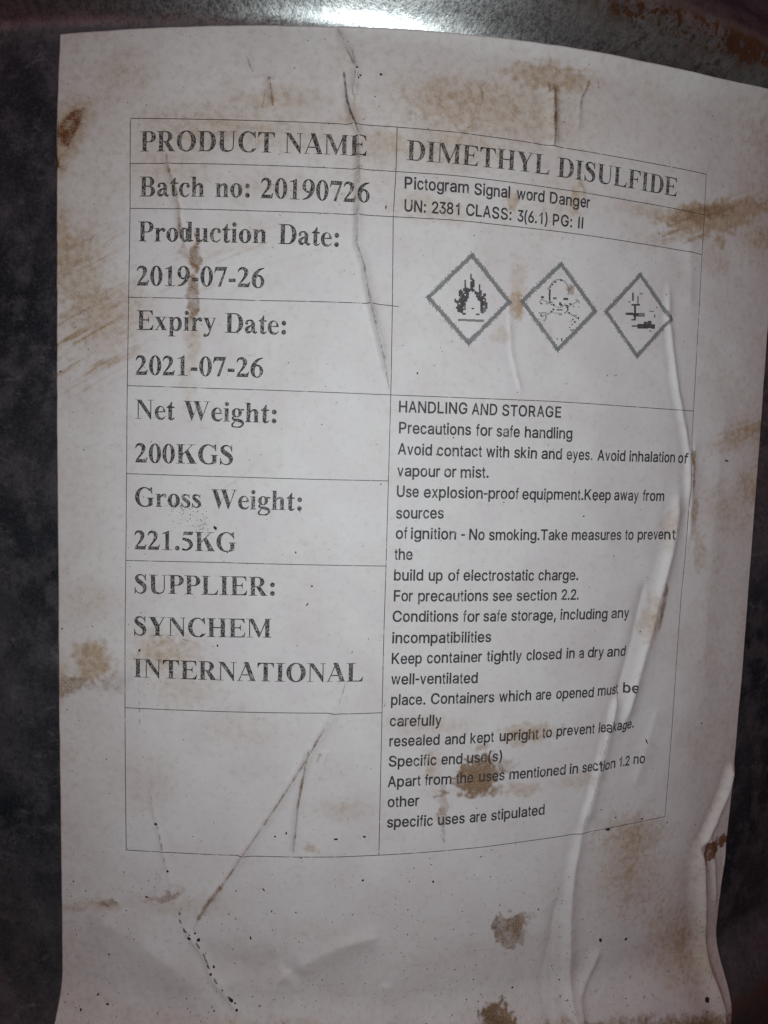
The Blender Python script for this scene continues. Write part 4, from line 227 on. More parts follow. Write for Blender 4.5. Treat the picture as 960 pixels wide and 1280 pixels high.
SANS_OUTLINES = {"(":[[89,207,101,324,132,441,177,539,236,539,191,428,161,313,151,207,160,115,188,16,236,-96,177,-96,111,55]],")":[[37,-96,86,18,113,116,122,207,112,313,82,428,37,539,97,539,142,441,173,323,184,207,161,53,97,-96]],",":[[38,-119,68,71,137,71,84,-119]],"-":[[337,244,337,188,114,188,114,244]],".":[[95,-4,78,-1,63,9,53,24,50,41,53,59,63,73,78,83,95,87,113,83,128,73,138,59,141,41,138,24,128,9,113,-1]],"1":[[265,0,203,0,203,400,160,368,92,338,92,398,150,430,205,474,225,512,265,512]],"2":[[64,0,64,47,234,229,282,282,311,327,320,371,308,419,273,449,224,460,172,447,139,413,127,362,66,362,71,405,86,442,111,473,143,496,225,516,306,497,337,474,361,445,376,411,381,372,371,318,336,259,267,180,153,60,153,57,389,57,389,0]],"3":[[218,-7,133,10,70,57,52,91,44,132,109,132,126,87,165,59,219,50,275,61,315,93,325,116,329,145,316,196,299,217,275,234,201,248,157,248,157,299,288,448,288,452,70,452,70,509,372,509,372,461,211,278,211,289,239,290,264,288,287,284,308,276,344,253,371,222,387,186,393,145,387,103,370,66,344,36,309,12]],"6":[[226,-7,182,-1,142,15,109,40,84,74,75,94,69,115,65,138,64,162,80,239,137,340,252,509,322,509,151,261,145,261,165,288,196,307,235,314,278,309,316,295,346,271,370,240,389,157,384,112,368,73,343,39,310,14,271,-2],[226,48,279,63,314,101,327,157,314,213,279,251,226,265,174,252,138,214,125,158,138,102,174,63]],"8":[[226,-7,136,11,101,33,74,62,57,96,52,135,65,195,101,241,153,265,153,267,119,282,93,308,76,342,70,380,75,417,90,450,146,498,226,516,306,498,361,450,377,417,382,380,376,342,359,308,333,282,300,267,300,265,351,241,387,195,401,135,395,96,378,62,352,33,317,11],[226,49,285,60,323,91,333,113,337,139,333,165,322,189,283,223,226,235,169,223,130,189,119,165,115,139,129,91,167,60],[226,290,274,300,307,330,319,376,308,420,275,449,226,460,177,449,145,420,133,376,145,330,178,300]],":":[[95,-4,78,-1,63,9,53,24,50,41,53,59,63,73,78,83,95,87,113,83,128,73,138,59,141,41,138,24,128,9,113,-1],[95,271,78,274,63,284,53,299,50,316,53,334,63,349,78,359,95,362,113,359,128,349,138,334,141,316,138,299,128,284,113,274]],"A":[[16,0,201,509,276,509,463,0,395,0,287,302,264,372,232,478,245,478,213,371,191,302,85,0],[110,142,110,199,370,199,370,142]],"C":[[267,-7,235,-5,205,1,177,11,150,25,126,42,104,63,86,88,70,115,57,146,48,179,42,215,40,254,42,293,48,329,57,362,70,393,86,421,104,445,126,466,150,484,177,498,205,508,235,514,267,516,340,504,402,471,448,418,473,348,408,348,389,395,357,428,315,449,267,456,223,450,184,432,166,419,150,403,137,385,125,364,103,254,125,145,137,123,151,105,166,89,184,76,223,59,267,53,315,60,357,81,389,114,408,160,473,160,448,91,402,38,341,5]],"D":[[219,0,96,0,96,57,215,57,244,58,272,63,296,70,318,81,337,94,354,110,368,128,379,149,399,255,379,361,368,381,354,399,338,415,320,428,299,438,275,446,249,450,221,452,93,452,93,509,225,509,261,507,294,501,325,492,353,478,377,461,399,441,418,418,433,391,446,361,455,329,460,293,462,255,460,217,455,181,446,149,433,119,417,92,398,68,376,48,351,31,322,17,291,8,256,2],[125,509,125,0,60,0,60,509]],"E":[[60,0,60,509,372,509,372,452,125,452,125,286,355,286,355,229,125,229,125,57,375,57,375,0]],"F":[[60,0,60,509,369,509,369,452,125,452,125,278,346,278,346,221,125,221,125,0]],"G":[[269,-7,236,-5,205,1,176,11,149,25,125,43,104,64,85,88,69,116,57,146,47,179,42,215,40,254,42,293,47,329,57,362,69,393,85,421,103,445,125,466,149,484,175,498,203,508,233,514,265,516,340,504,403,469,449,416,474,349,408,349,387,393,356,427,315,448,265,456,222,450,183,432,166,419,150,404,137,385,125,364,103,254,125,145,137,124,151,105,166,90,184,76,203,66,224,59,246,54,269,53,345,71,374,93,396,123,415,202,434,199,283,199,283,256,478,256,478,200,476,170,471,141,463,115,451,91,436,69,419,50,399,33,377,19,352,8,326,0,298,-5]],"H":[[60,0,60,509,125,509,125,289,392,289,392,509,457,509,457,0,392,0,392,232,125,232,125,0]],"I":[[100,0,34,0,34,509,100,509]],"K":[[104,145,104,216,139,261,174,303,212,344,364,509,448,509,231,276,228,276],[60,0,60,509,125,509,125,334,124,225,125,193,125,0],[372,0,188,259,228,309,449,0]],"L":[[60,0,60,509,125,509,125,57,361,57,361,0]],"N":[[60,0,60,509,136,509,343,183,363,151,388,107,414,55,405,54,401,108,399,157,399,195,399,509,463,509,463,0,387,0,202,290,177,331,148,381,108,452,119,454,122,384,124,328,125,291,125,0]],"O":[[267,-7,235,-5,205,1,177,11,150,25,126,42,105,63,86,88,70,115,57,146,48,179,42,215,40,254,42,293,48,329,57,362,70,393,86,421,105,445,126,466,150,484,177,498,205,508,235,514,267,516,299,514,329,508,357,498,384,484,408,466,429,445,448,421,464,393,477,362,486,329,491,293,493,254,491,215,486,179,477,146,464,115,448,88,429,63,408,42,384,25,357,11,329,1,299,-5],[267,53,310,59,349,76,367,89,383,105,396,123,408,144,430,254,408,365,396,386,383,404,367,420,349,433,310,450,267,456,223,450,184,433,167,420,151,404,137,385,125,364,103,254,125,144,137,123,151,105,167,89,184,76,223,59]],"P":[[60,0,60,509,235,509,263,507,289,503,312,497,332,487,366,462,390,430,409,348,390,265,366,233,332,207,312,198,289,191,263,187,235,186,109,186,109,242,233,242,297,256,318,272,333,294,344,348,333,402,318,423,297,439,232,452,125,452,125,0]],"R":[[60,0,60,509,236,509,333,489,367,465,390,433,409,352,390,271,367,240,333,217,236,198,96,198,96,255,234,255,298,267,319,281,334,300,345,352,334,405,319,425,298,440,233,452,125,452,125,0],[353,0,230,229,303,229,428,0]],"S":[[224,-9,128,9,91,31,64,60,46,96,38,137,104,137,110,110,123,88,166,59,224,49,286,60,329,92,341,114,346,139,342,161,332,179,296,205,245,222,184,239,154,249,128,260,105,274,86,289,71,307,60,326,54,348,52,372,58,413,75,448,102,476,138,498,227,516,316,498,377,449,394,415,401,378,337,378,326,412,302,437,267,453,225,459,167,448,129,418,118,398,115,376,119,352,131,334,169,308,212,293,264,279,312,264,359,238,395,198,408,139,403,99,386,64,360,34,323,11]],"T":[[32,452,32,509,417,509,417,452,257,452,257,0,193,0,193,452]],"U":[[259,-8,230,-7,203,-2,177,5,154,15,133,28,114,43,98,60,85,80,74,101,66,124,62,148,60,173,60,509,124,509,124,178,141,113,160,87,187,68,259,52,331,68,357,87,377,113,393,178,393,509,457,509,457,173,456,148,451,124,443,101,433,80,419,60,403,43,384,28,363,15,340,5,315,-2,288,-7]],"a":[[160,-9,94,5,68,22,48,45,35,73,30,108,43,161,78,193,125,211,178,220,234,227,265,235,273,243,276,255,276,257,267,297,240,322,196,331,149,322,118,301,100,274,41,291,79,346,133,375,194,384,239,379,286,360,322,320,337,251,337,0,277,0,277,52,272,52,252,25,215,1],[170,45,228,59,263,93,276,138,276,190,259,182,231,176,200,171,175,168,134,159,103,139,95,124,92,105,102,72,130,52]],"b":[[229,-8,172,4,138,31,118,59,112,59,112,0,53,0,53,509,114,509,114,319,118,319,137,346,171,373,229,384,274,378,313,361,330,347,345,332,359,313,370,293,390,189,370,84,359,64,346,45,330,29,313,16,274,-2],[220,47,253,51,279,66,316,117,328,189,316,261,301,290,280,311,253,325,220,330,188,325,161,312,140,291,125,263,113,189,125,115,140,86,162,65,188,51]],"c":[[207,-8,182,-7,159,-2,137,6,117,16,98,30,82,46,68,64,56,85,34,187,56,291,68,312,82,330,98,346,117,360,137,371,159,378,182,383,207,384,260,377,305,356,340,322,362,277,303,262,290,289,270,311,242,325,207,330,173,325,145,310,108,258,96,187,108,117,145,66,173,51,207,46,243,52,271,66,292,89,304,117,363,102,341,56,306,21,261,-1]],"d":[[195,-8,151,-2,111,16,94,29,79,45,66,64,55,84,34,189,55,293,66,313,79,332,95,347,112,361,151,378,196,384,253,373,287,346,306,319,311,319,311,509,372,509,372,0,313,0,313,59,307,59,287,31,252,4],[205,47,236,51,263,65,284,86,299,115,312,189,300,263,284,291,263,312,237,325,205,330,172,325,145,311,124,290,108,261,96,189,109,117,145,66,172,51]],"e":[[212,-8,185,-7,161,-2,138,6,117,16,98,30,82,46,68,64,56,85,34,187,55,290,67,311,81,329,97,346,115,359,135,370,157,378,180,383,205,384,266,374,319,341,357,282,371,194,371,169,75,169,75,221,338,221,310,202,298,269,263,314,237,326,205,330,173,326,146,313,109,270,96,211,96,178,110,106,128,80,151,61,212,46,254,53,285,73,306,105,365,91,335,39,283,4]],"f":[[228,379,228,327,6,327,6,379],[81,0,81,432,84,461,96,486,135,519,187,530,222,527,243,521,227,468,215,472,195,474,171,470,154,460,145,443,142,419,142,0]],"g":[[207,-151,134,-140,82,-110,51,-69,101,-41,122,-66,154,-88,207,-97,249,-92,282,-75,304,-47,311,-6,311,68,306,68,287,41,252,16,195,5,152,10,113,27,80,53,55,90,34,191,55,293,66,314,80,332,95,347,112,361,152,378,196,384,253,373,288,346,308,319,313,319,313,379,372,379,372,-9,367,-54,350,-90,324,-117,291,-136],[205,59,237,63,264,75,285,95,300,121,312,193,300,264,264,312,237,325,205,330,172,325,145,312,109,262,96,193,109,123,124,96,145,76,172,63]],"h":[[114,227,114,0,53,0,53,509,114,509,114,287,102,287,112,312,124,332,137,349,152,362,187,379,227,384,295,369,321,349,341,321,357,240,357,0,296,0,296,235,290,275,273,304,246,323,210,329,161,317,126,283]],"i":[[53,0,53,379,114,379,114,0],[84,443,67,446,54,455,44,468,41,483,44,499,54,512,67,521,84,524,100,521,114,512,123,499,126,483,123,468,114,455,100,446]],"k":[[110,137,110,212,121,212,284,379,360,379,184,199,177,199],[53,0,53,509,114,509,114,0],[294,0,148,186,191,229,372,0]],"l":[[100,0,38,0,38,509,100,509]],"m":[[53,0,53,379,112,379,112,295,108,295,132,346,172,376,219,386,257,380,287,361,309,331,321,295,312,295,337,343,381,375,437,386,497,372,522,354,541,328,557,255,557,0,496,0,496,254,490,289,473,313,447,326,419,330,374,320,345,290,335,247,335,0,274,0,274,260,269,288,253,311,229,326,199,330,158,320,126,289,114,238,114,0]],"n":[[114,227,114,0,53,0,53,379,112,379,112,287,102,287,112,312,124,332,137,349,152,362,187,379,227,384,295,369,321,349,341,321,357,240,357,0,296,0,296,235,290,275,273,304,246,323,210,329,161,317,126,283]],"o":[[207,-8,182,-7,159,-2,137,6,117,16,98,30,82,46,68,64,56,85,34,187,56,291,68,312,82,330,98,346,117,360,137,371,159,378,182,383,207,384,233,383,256,378,278,371,299,360,317,346,333,330,347,312,359,291,381,187,359,85,347,64,333,46,317,30,299,16,278,6,256,-2,233,-7],[207,46,242,51,270,66,307,117,319,187,307,258,270,310,242,325,207,330,173,325,145,310,108,258,96,187,108,117,145,66,173,51]],"p":[[53,-143,53,379,112,379,112,319,118,319,137,346,171,373,229,384,274,378,313,361,330,347,345,332,359,313,370,293,390,189,370,84,359,64,346,45,330,29,313,16,274,-2,229,-8,173,4,138,31,118,59,114,59,114,-143],[220,47,253,51,279,66,316,117,328,189,316,261,301,290,280,311,253,325,220,330,188,325,161,312,140,291,125,263,113,189,125,115,140,86,162,65,188,51]],"q":[[372,-143,311,-143,311,59,306,59,287,31,252,4,195,-8,151,-2,111,16,94,29,79,45,66,64,55,84,34,189,55,293,66,313,79,332,95,347,112,361,151,378,196,384,253,373,287,346,307,319,313,319,313,379,372,379],[205,47,236,51,263,65,284,86,299,115,312,189,300,263,284,291,263,312,237,325,205,330,172,325,145,311,124,290,108,261,96,189,109,117,145,66,172,51]],"r":[[53,0,53,379,112,379,112,321,115,321,130,347,152,367,181,380,213,385,229,384,243,384,243,322,230,324,207,326,159,315,126,284,114,237,114,0]],"s":[[182,-8,112,3,62,38,36,94,94,107,105,79,124,60,150,49,181,45,217,50,244,62,262,81,268,103,265,121,254,136,212,155,149,170,104,186,72,208,53,237,47,274,51,305,65,332,115,370,187,384,254,372,299,339,324,290,268,277,243,316,219,328,187,333,156,329,131,317,114,299,109,277,112,258,124,243,172,223,229,209,275,194,306,171,325,142,331,107,326,75,312,47,260,6]],"t":[[204,379,204,327,6,327,6,379],[65,471,126,471,126,98,128,76,136,61,150,53,170,50,185,51,202,54,213,2,192,-3,168,-4,125,2,92,21,72,52,65,93]],"u":[[182,-5,115,11,89,31,69,59,53,139,53,379,114,379,114,144,119,105,137,75,164,56,200,50,249,62,283,97,296,153,296,379,357,379,357,0,298,0,298,92,307,92,297,67,286,47,272,30,257,17,222,0]],"v":[[163,0,17,379,84,379,165,155,187,87,206,21,184,21,203,87,224,155,305,379,371,379,226,0]],"w":[[138,0,23,379,87,379,133,214,154,137,175,41,165,41,186,135,206,214,252,379,316,379,362,214,382,136,402,41,391,41,413,135,434,214,480,379,545,379,429,0,368,0,319,172,305,225,291,280,277,338,291,338,277,280,263,225,248,172,199,0]],"x":[[21,0,171,218,171,171,29,379,100,379,147,306,179,253,207,206,175,206,202,253,233,306,282,379,352,379,209,169,209,214,358,0,287,0,231,85,200,136,173,182,205,182,178,136,148,85,91,0]],"y":[[47,-139,61,-86,71,-87,104,-89,130,-74,151,-36,163,-1,17,379,84,379,165,155,187,87,206,21,184,21,202,87,224,155,305,379,371,379,204,-58,177,-107,139,-136,91,-145,65,-143]]}

# ------------------------------------------------------------------ floor
flr = link("floor", mesh_np("floor", [(-6, -6, 0), (6, -6, 0), (6, 6, 0), (-6, 6, 0)], [(0, 1, 2, 3)], False), None, M_floor, 'structure')

# ------------------------------------------------------------------ the drum
drum = bpy.data.objects.new("steel_drum", None); COL.objects.link(drum); drum.empty_display_size = .1
drum['label'] = "dark worn steel drum with a stained white hazard label glued between its hoops"
drum['category'] = "drum"
def lathe(name, prof, seg=360):
    """prof: (n, 2) of radius, height in mm -> closed ring strip"""
    prof = np.asarray(prof, float); th = np.arange(seg)*2*np.pi/seg
    r = prof[:, 0][:, None]; z = prof[:, 1][:, None]+0*th
    # a used drum is never quite round
    wob = .30*np.sin(3*th+1.0)*np.sin(z/170)*0 + 0
    V = np.stack([(r+wob)*np.sin(th)*MM, -(r+wob)*np.cos(th)*MM, (z+ZC)*MM], -1).reshape(-1, 3)
    n = len(prof); i, j = np.meshgrid(np.arange(n-1), np.arange(seg), indexing='ij'); j2 = (j+1) % seg
    F = np.stack([i*seg+j, i*seg+j2, (i+1)*seg+j2, (i+1)*seg+j], -1).reshape(-1, 4)
    me = mesh_np(name, V, F)
    zz = (np.repeat(prof[:, 1], seg)); tt = np.tile(th, n); tt = np.where(tt > np.pi, tt-2*np.pi, tt)*R
    hoop_lit = np.zeros(len(zz)); rust = np.zeros(len(zz))
    for zc, w, h in HOOPS:
        d = (zz-zc)/w; hoop_lit = np.maximum(hoop_lit, sstep(1.05, .85, np.abs(d))*(sstep(.12, -.12, d)*sstep(140, 85, tt) if zc > 0 else .08))  # pale metal only on the upper hoop's flash-lit flank; brightness put into colour
    zc, w, h = HOOPS[0]
    side = sstep(20, 75, tt)
    rust = np.maximum(rust, side*np.exp(-((zz-(zc-3.5))/5.5)**2)*1.25)
    rust = np.maximum(rust, .55*side*np.exp(-((zz-(zc-15))/2.0)**2))
    zc, w, h = HOOPS[1]; side = sstep(60, 130, tt)
    rust = np.maximum(rust, side*np.exp(-((zz-(zc+2))/4.0)**2))
    rust = np.maximum(rust, .25*sstep(-60, -95, tt)*sstep(-100, -135, zz))
    set_attr(me, 'hoop_lit', 'FLOAT', hoop_lit); set_attr(me, 'rusty', 'FLOAT', rust)
    return me
def zrange(a, b, n): return [(float(drum_r(z)), z) for z in np.linspace(a, b, n)]
ZB, ZT = -436.0, 436.0
(h1, w1, _), (h0, w0, _) = HOOPS
shell = link("shell", lathe("shell", zrange(ZB+6, h0-w0, 40)), drum, M_steel)
mid_shell = link("shell", lathe("shell", zrange(h0+w0, h1-w1, 60)), drum, M_steel)
top_shell = link("shell", lathe("shell", zrange(h1+w1, ZT-6, 40)), drum, M_steel)
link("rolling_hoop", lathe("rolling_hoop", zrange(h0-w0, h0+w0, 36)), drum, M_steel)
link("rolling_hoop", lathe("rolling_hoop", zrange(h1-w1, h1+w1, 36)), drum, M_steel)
def chime(z, s): return [(R, z-s*6), (R+3.5, z-s*5), (R+6, z-s*1), (R+6, z+s*4), (R+3.5, z+s*6), (R, z+s*5), (R-3, z+s*2), (R-4, z-s*8)]
link("chime", lathe("chime", chime(ZT, 1)), drum, M_steel)
link("chime", lathe("chime", chime(ZB, -1)), drum, M_steel)
link("lid", lathe("lid", [(R-4, ZT-8), (R-30, ZT-9), (R-34, ZT-5), (120, ZT-5), (1, ZT-5)], 120), drum, M_steel)
link("base", lathe("base", [(R-4, ZB+8), (R-30, ZB+8), (1, ZB+8)], 120), drum, M_steel)

# ------------------------------------------------------------------ the label sheet
EDGE_V = np.array([117.2, 95, 60, 20, -20, -60, -90, -100, -110, -130, -150, -181.0])
EDGE_L = np.array([-74.46,-75.26,-75.14,-74.99,-74.49,-74.06,-73.58,-73.39,-73.19,-72.96,-72.96,-72.96])
EDGE_R = np.array([135.8,135.6,135.2,135.4,135.4,135.3,134.9,134.6,134.0,133.0,131.8,131.0])
def uL(V): return np.interp(V, EDGE_V[::-1], EDGE_L[::-1])
def uR(V): return np.interp(V, EDGE_V[::-1], EDGE_R[::-1])
V_TOP, V_BOT = 117.2, -180.5
TOPU = np.array([-80.0,-74.34,-62.79,-47.93,-29.57,-7.64,12.37,24.65,41.62,55.02,79.38,101.7,127.68,140.0]); TOPV = np.array([116.12,116.12,116.12,116.26,116.62,116.81,117.34,117.43,117.59,117.63,117.6,117.81,119.0,119.0])
NU, NV = 540, 764
def height(U, V):
    h = .30*(fbm(U/34, V/46, 1.3)-.5) + .10*(fbm(U/7, V/9, 5.1, 3)-.5) + .035*(fbm(U/1.8, V/2.2, 9.1, 2)-.5)
    h = h + .22*sstep(40, 110, U)*np.sin(U/5.2+V/60+1.5*fbm(U/20, V/60, 4))*fbm(U/15, V/50, 7)
    for P, wl, wr, hh in RIDGES:
        P = np.array(P); w = max(wl, wr)*4
        m = (U > P[:, 0].min()-w) & (U < P[:, 0].max()+w) & (V > P[:, 1].min()-w) & (V < P[:, 1].max()+w)
        if not m.any(): continue
        u, v = U[m], V[m]
        wig = .35*(fbm(u/4, v/4, 2.2, 3)-.5)*min(1, max(wl, wr))
        d, s, f = poly_dist(u+wig, v+wig*.4, P)
        ww = np.where(s > 0, wr, wl)
        prof = np.where(d < ww*3.5, np.exp(-(d/ww)**1.45), 0) - np.where(s > 0, .16*np.exp(-((d-wr*2.6)/(wr*1.6))**2), 0)
        h[m] += hh*prof*sstep(0, .14, f)*sstep(1, .86, f)*(.75+.5*fbm(u/6, v/6, 6.0, 2))
    for cu, cv, ax, ay, bx, by, k in DENTS:
        det = ax*by-ay*bx; du, dv = U-cu, V-cv
        p = (du*by-dv*bx)/det; q = (-du*ay+dv*ax)/det
        h += k*np.exp(-(p*p+q*q))
    return h
ii, jj = np.meshgrid(np.linspace(0, 1, NU), np.linspace(0, 1, NV))
VV = V_TOP+(V_BOT-V_TOP)*jj
UU = uL(VV)+(uR(VV)-uL(VV))*ii
UU = UU + .22*(fbm(VV/6, VV*0+3, 2, 4)-.5)*(np.clip(1-ii*40, 0, 1)-np.clip(1-(1-ii)*40, 0, 1))
VV = VV + np.interp(UU, TOPU, TOPV-V_TOP)*sstep(100, 117.2, VV) + .18*(fbm(UU/5, UU*0+1, 8, 4)-.5)*sstep(115, 117.2, VV)
HH = .85+height(UU, VV); HH = np.maximum(HH, .12+.02*fbm(UU, VV, 3))
def sheet_h(u, v): return sample(HH, u, v)
def sample(HH, u, v):
    """height of the sheet over the drum at any printed point (bilinear)"""
    u = np.asarray(u, float); v = np.asarray(v, float)
    fi = np.clip((u-uL(v))/(uR(v)-uL(v))*(NU-1), 0, NU-1.001); fj = np.clip((v-V_TOP)/(V_BOT-V_TOP)*(NV-1), 0, NV-1.001)
    i, j = fi.astype(int), fj.astype(int); a, b = fi-i, fj-j
    return (HH[j, i]*(1-a)+HH[j, i+1]*a)*(1-b)+(HH[j+1, i]*(1-a)+HH[j+1, i+1]*a)*b

ochre = np.zeros(UU.shape); brown = np.zeros(UU.shape); grime_shade = np.zeros(UU.shape); rust = np.zeros(UU.shape)
FLD = {'o': ochre, 'b': brown, 'd': grime_shade, 'r': rust}
def addto(F, m, x): F[m] = 1-(1-np.clip(F[m], 0, 1))*(1-np.clip(x, 0, 1)) if F is not rust else np.maximum(F[m], x)
wx = fbm(UU/3.2, VV/3.2, 12, 4)-.5; wy = fbm(UU/3.2, VV/3.2, 17, 4)-.5
tex = fbm(UU/2.4, VV/2.4, 21, 5); texb = fbm(UU/9, VV/9, 31, 5); hf = vnoise(UU/.85, VV/.85, 77)
for k, (cu, cv, ax, ay, bx, by, s, soft) in STAINS:
    det = ax*by-ay*bx; du, dv = UU-cu+wx*3.6, VV-cv+wy*3.6
    p = (du*by-dv*bx)/det; q = (-du*ay+dv*ax)/det; rho = np.sqrt(p*p+q*q)
    m = rho < 1.9
    r = rho[m]+(tex[m]-.5)*.85+(texb[m]-.5)*.6+(hf[m]-.5)*.5
    a = 1-sstep(1-.95*soft, 1+.45*soft, r)
    rim = np.exp(-((r-.86)/.14)**2)*(1-soft)*.22          # a dried drip is darkest near its rim
    x = s*(a*(.80+.50*(tex[m]-.5)*2)+rim*a)
    if k == 'g': addto(ochre, m, x*.8); addto(grime_shade, m, x*.22*(r > .45))
    else: addto(FLD[k], m, x)
film = .13*sstep(55, 95, VV+(texb-.5)*40) + .12*sstep(-48, -72, UU+(texb-.5)*22) + .16*sstep(100, 126, UU+(texb-.5)*30) + .10*sstep(-95, -150, VV)
ochre[:] = 1-(1-ochre)*(1-np.clip(film*(.4+1.2*tex)*(.6+.8*hf), 0, 1)); ochre += .10*sstep(.52, .68, texb)*tex
for P in RUST_PATCHES:
    P = np.array(P); c = P.mean(0); u = UU+wx*.9; v = VV+wy*.9
    m = (abs(UU-c[0]) < 14) & (abs(VV-c[1]) < 16); uu, vv = u[m], v[m]; ins = np.zeros(uu.shape, bool)
    for a in range(len(P)):
        (x0, y0), (x1, y1) = P[a], P[(a+1) % len(P)]
        cr = ((y0 > vv) != (y1 > vv)) & (uu < (x1-x0)*(vv-y0)/((y1-y0) or 1e-9)+x0); ins ^= cr
    d, _, _ = poly_dist(uu, vv, np.vstack([P, P[:1]])); sd = np.where(ins, d, -d)
    addto(rust, m, sstep(-.6, .7, sd)*np.clip(.30+.9*tex[m]*(.4+hf[m]), 0, 1.1)); addto(brown, m, .55*sstep(-.8, .3, sd)); addto(ochre, m, .55*sstep(-5, 0, sd))
for P, w, k, s, dash in CREASE_DIRT_SHADE:  # dirt in creases; the long right-hand fold's dark line also paints its shade
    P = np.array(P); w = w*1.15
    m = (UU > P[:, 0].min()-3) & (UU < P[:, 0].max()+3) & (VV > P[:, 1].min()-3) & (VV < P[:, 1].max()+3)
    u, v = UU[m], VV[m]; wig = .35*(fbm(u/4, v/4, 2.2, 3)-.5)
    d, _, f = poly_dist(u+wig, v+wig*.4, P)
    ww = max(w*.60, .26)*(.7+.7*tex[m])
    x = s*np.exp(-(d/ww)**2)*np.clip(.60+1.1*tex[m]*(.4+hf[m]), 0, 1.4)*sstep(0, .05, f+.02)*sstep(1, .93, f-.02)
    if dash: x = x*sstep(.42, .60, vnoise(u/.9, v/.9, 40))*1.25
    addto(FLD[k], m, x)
for cu, cv, ax, ay, bx, by, s, ang in SCUFFS:             # rubbed-in streaks
    det = ax*by-ay*bx; du, dv = UU-cu, VV-cv
    p = (du*by-dv*bx)/det; q = (-du*ay+dv*ax)/det; rho = p*p+q*q; m = rho < 2.2
    ca, sa = math.cos(ang), math.sin(ang); lu = (du*ca+dv*sa)[m]; lv = (-du*sa+dv*ca)[m]
    st = fbm(lu/11, lv/.75, 51, 3)
    x = s*sstep(.50, .74, st)*np.exp(-rho[m]**1.5)
    addto(ochre, m, x*1.0); addto(brown, m, x*.55)

def grid_faces(nu, nv):
    i, j = np.meshgrid(np.arange(nu-1), np.arange(nv-1)); a = j*nu+i
    return np.stack([a, a+nu, a+nu+1, a+1], -1).reshape(-1, 4)
P3 = on_drum(UU, VV, HH).reshape(-1, 3)
rim_idx = np.concatenate([np.arange(NU), np.arange(1, NV)*NU+NU-1, (NV-1)*NU+np.arange(NU-2, -1, -1), np.arange(NV-2, 0, -1)*NU])
RP = on_drum(UU.ravel()[rim_idx], VV.ravel()[rim_idx], HH.ravel()[rim_idx]-.14)
nb = len(P3); k = len(rim_idx); q = np.arange(k); q2 = (q+1) % k
rimF = np.stack([rim_idx[q], rim_idx[q2], nb+q2, nb+q], -1)
me = mesh_np("paper_label", np.vstack([P3, RP]), np.vstack([grid_faces(NU, NV), rimF]))
def ext(a): a = a.ravel(); return np.concatenate([a, a[rim_idx]])
set_attr(me, 'sheet_mm', 'FLOAT_VECTOR', np.stack([ext(UU), ext(VV), 0*ext(UU)], -1))
set_attr(me, 'stain', 'FLOAT_COLOR', np.stack([ext(ochre), ext(brown), ext(grime_shade), 0*ext(UU)+1], -1))
set_attr(me, 'rust', 'FLOAT', ext(rust))
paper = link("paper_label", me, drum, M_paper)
paper['label'] = "dirty white paper label with a printed product table, creased and rust stained"

# ------------------------------------------------------------------ print on the sheet
INK = .045
def refine(uv, T, e, lim=.5):
    """split long triangles so that the print follows every crease of the sheet"""
    for _ in range(9):
        P = uv[T]; L = np.stack([np.hypot(*(P[:, (k+1) % 3]-P[:, k]).T) for k in range(3)], 1)
        k = L.argmax(1); m = L.max(1) > lim
        if not m.any(): break
        t, kk = T[m], k[m]; r = np.arange(len(t)); a, b, c = t[r, kk], t[r, (kk+1) % 3], t[r, (kk+2) % 3]
        n = len(uv)+r; uv = np.vstack([uv, (uv[a]+uv[b])/2]); e = np.concatenate([e, (e[a]+e[b])/2])
        T = np.vstack([T[~m], np.stack([a, n, c], 1), np.stack([n, b, c], 1)])
    return uv, T, e
def ink_mesh(name, uv, tris, edge, material, label=None, off=INK):
    uv, tris, edge = refine(np.asarray(uv, float), np.asarray(tris, int), np.asarray(edge, float))
    me = mesh_np(name, on_drum(uv[:, 0], uv[:, 1], sheet_h(uv[:, 0], uv[:, 1])+off), tris)
    set_attr(me, 'sheet_mm', 'FLOAT_VECTOR', np.column_stack([uv, np.zeros(len(uv))])); set_attr(me, 'edge', 'FLOAT', edge)
    set_attr(me, 'cover', 'FLOAT', np.clip(sample(brown, uv[:, 0], uv[:, 1])+.5*sample(ochre, uv[:, 0], uv[:, 1]), 0, 1))
    o = link(name, me, paper, material)
    if label: o['label'] = label
    return o
class Ink:
    def __init__(s): s.v = []; s.t = []; s.e = []
    def add(s, v, t, e):
        b = len(s.v); s.v += list(map(tuple, v)); s.t += [tuple(x+b for x in f) for f in t]; s.e += list(e)
    def quad(s, q, e=1.0): s.add(q, [(0, 1, 2), (0, 2, 3)], [e]*4)
    def build(s, name, material, label=None, off=INK): return ink_mesh(name, s.v, s.t, s.e, material, label, off)

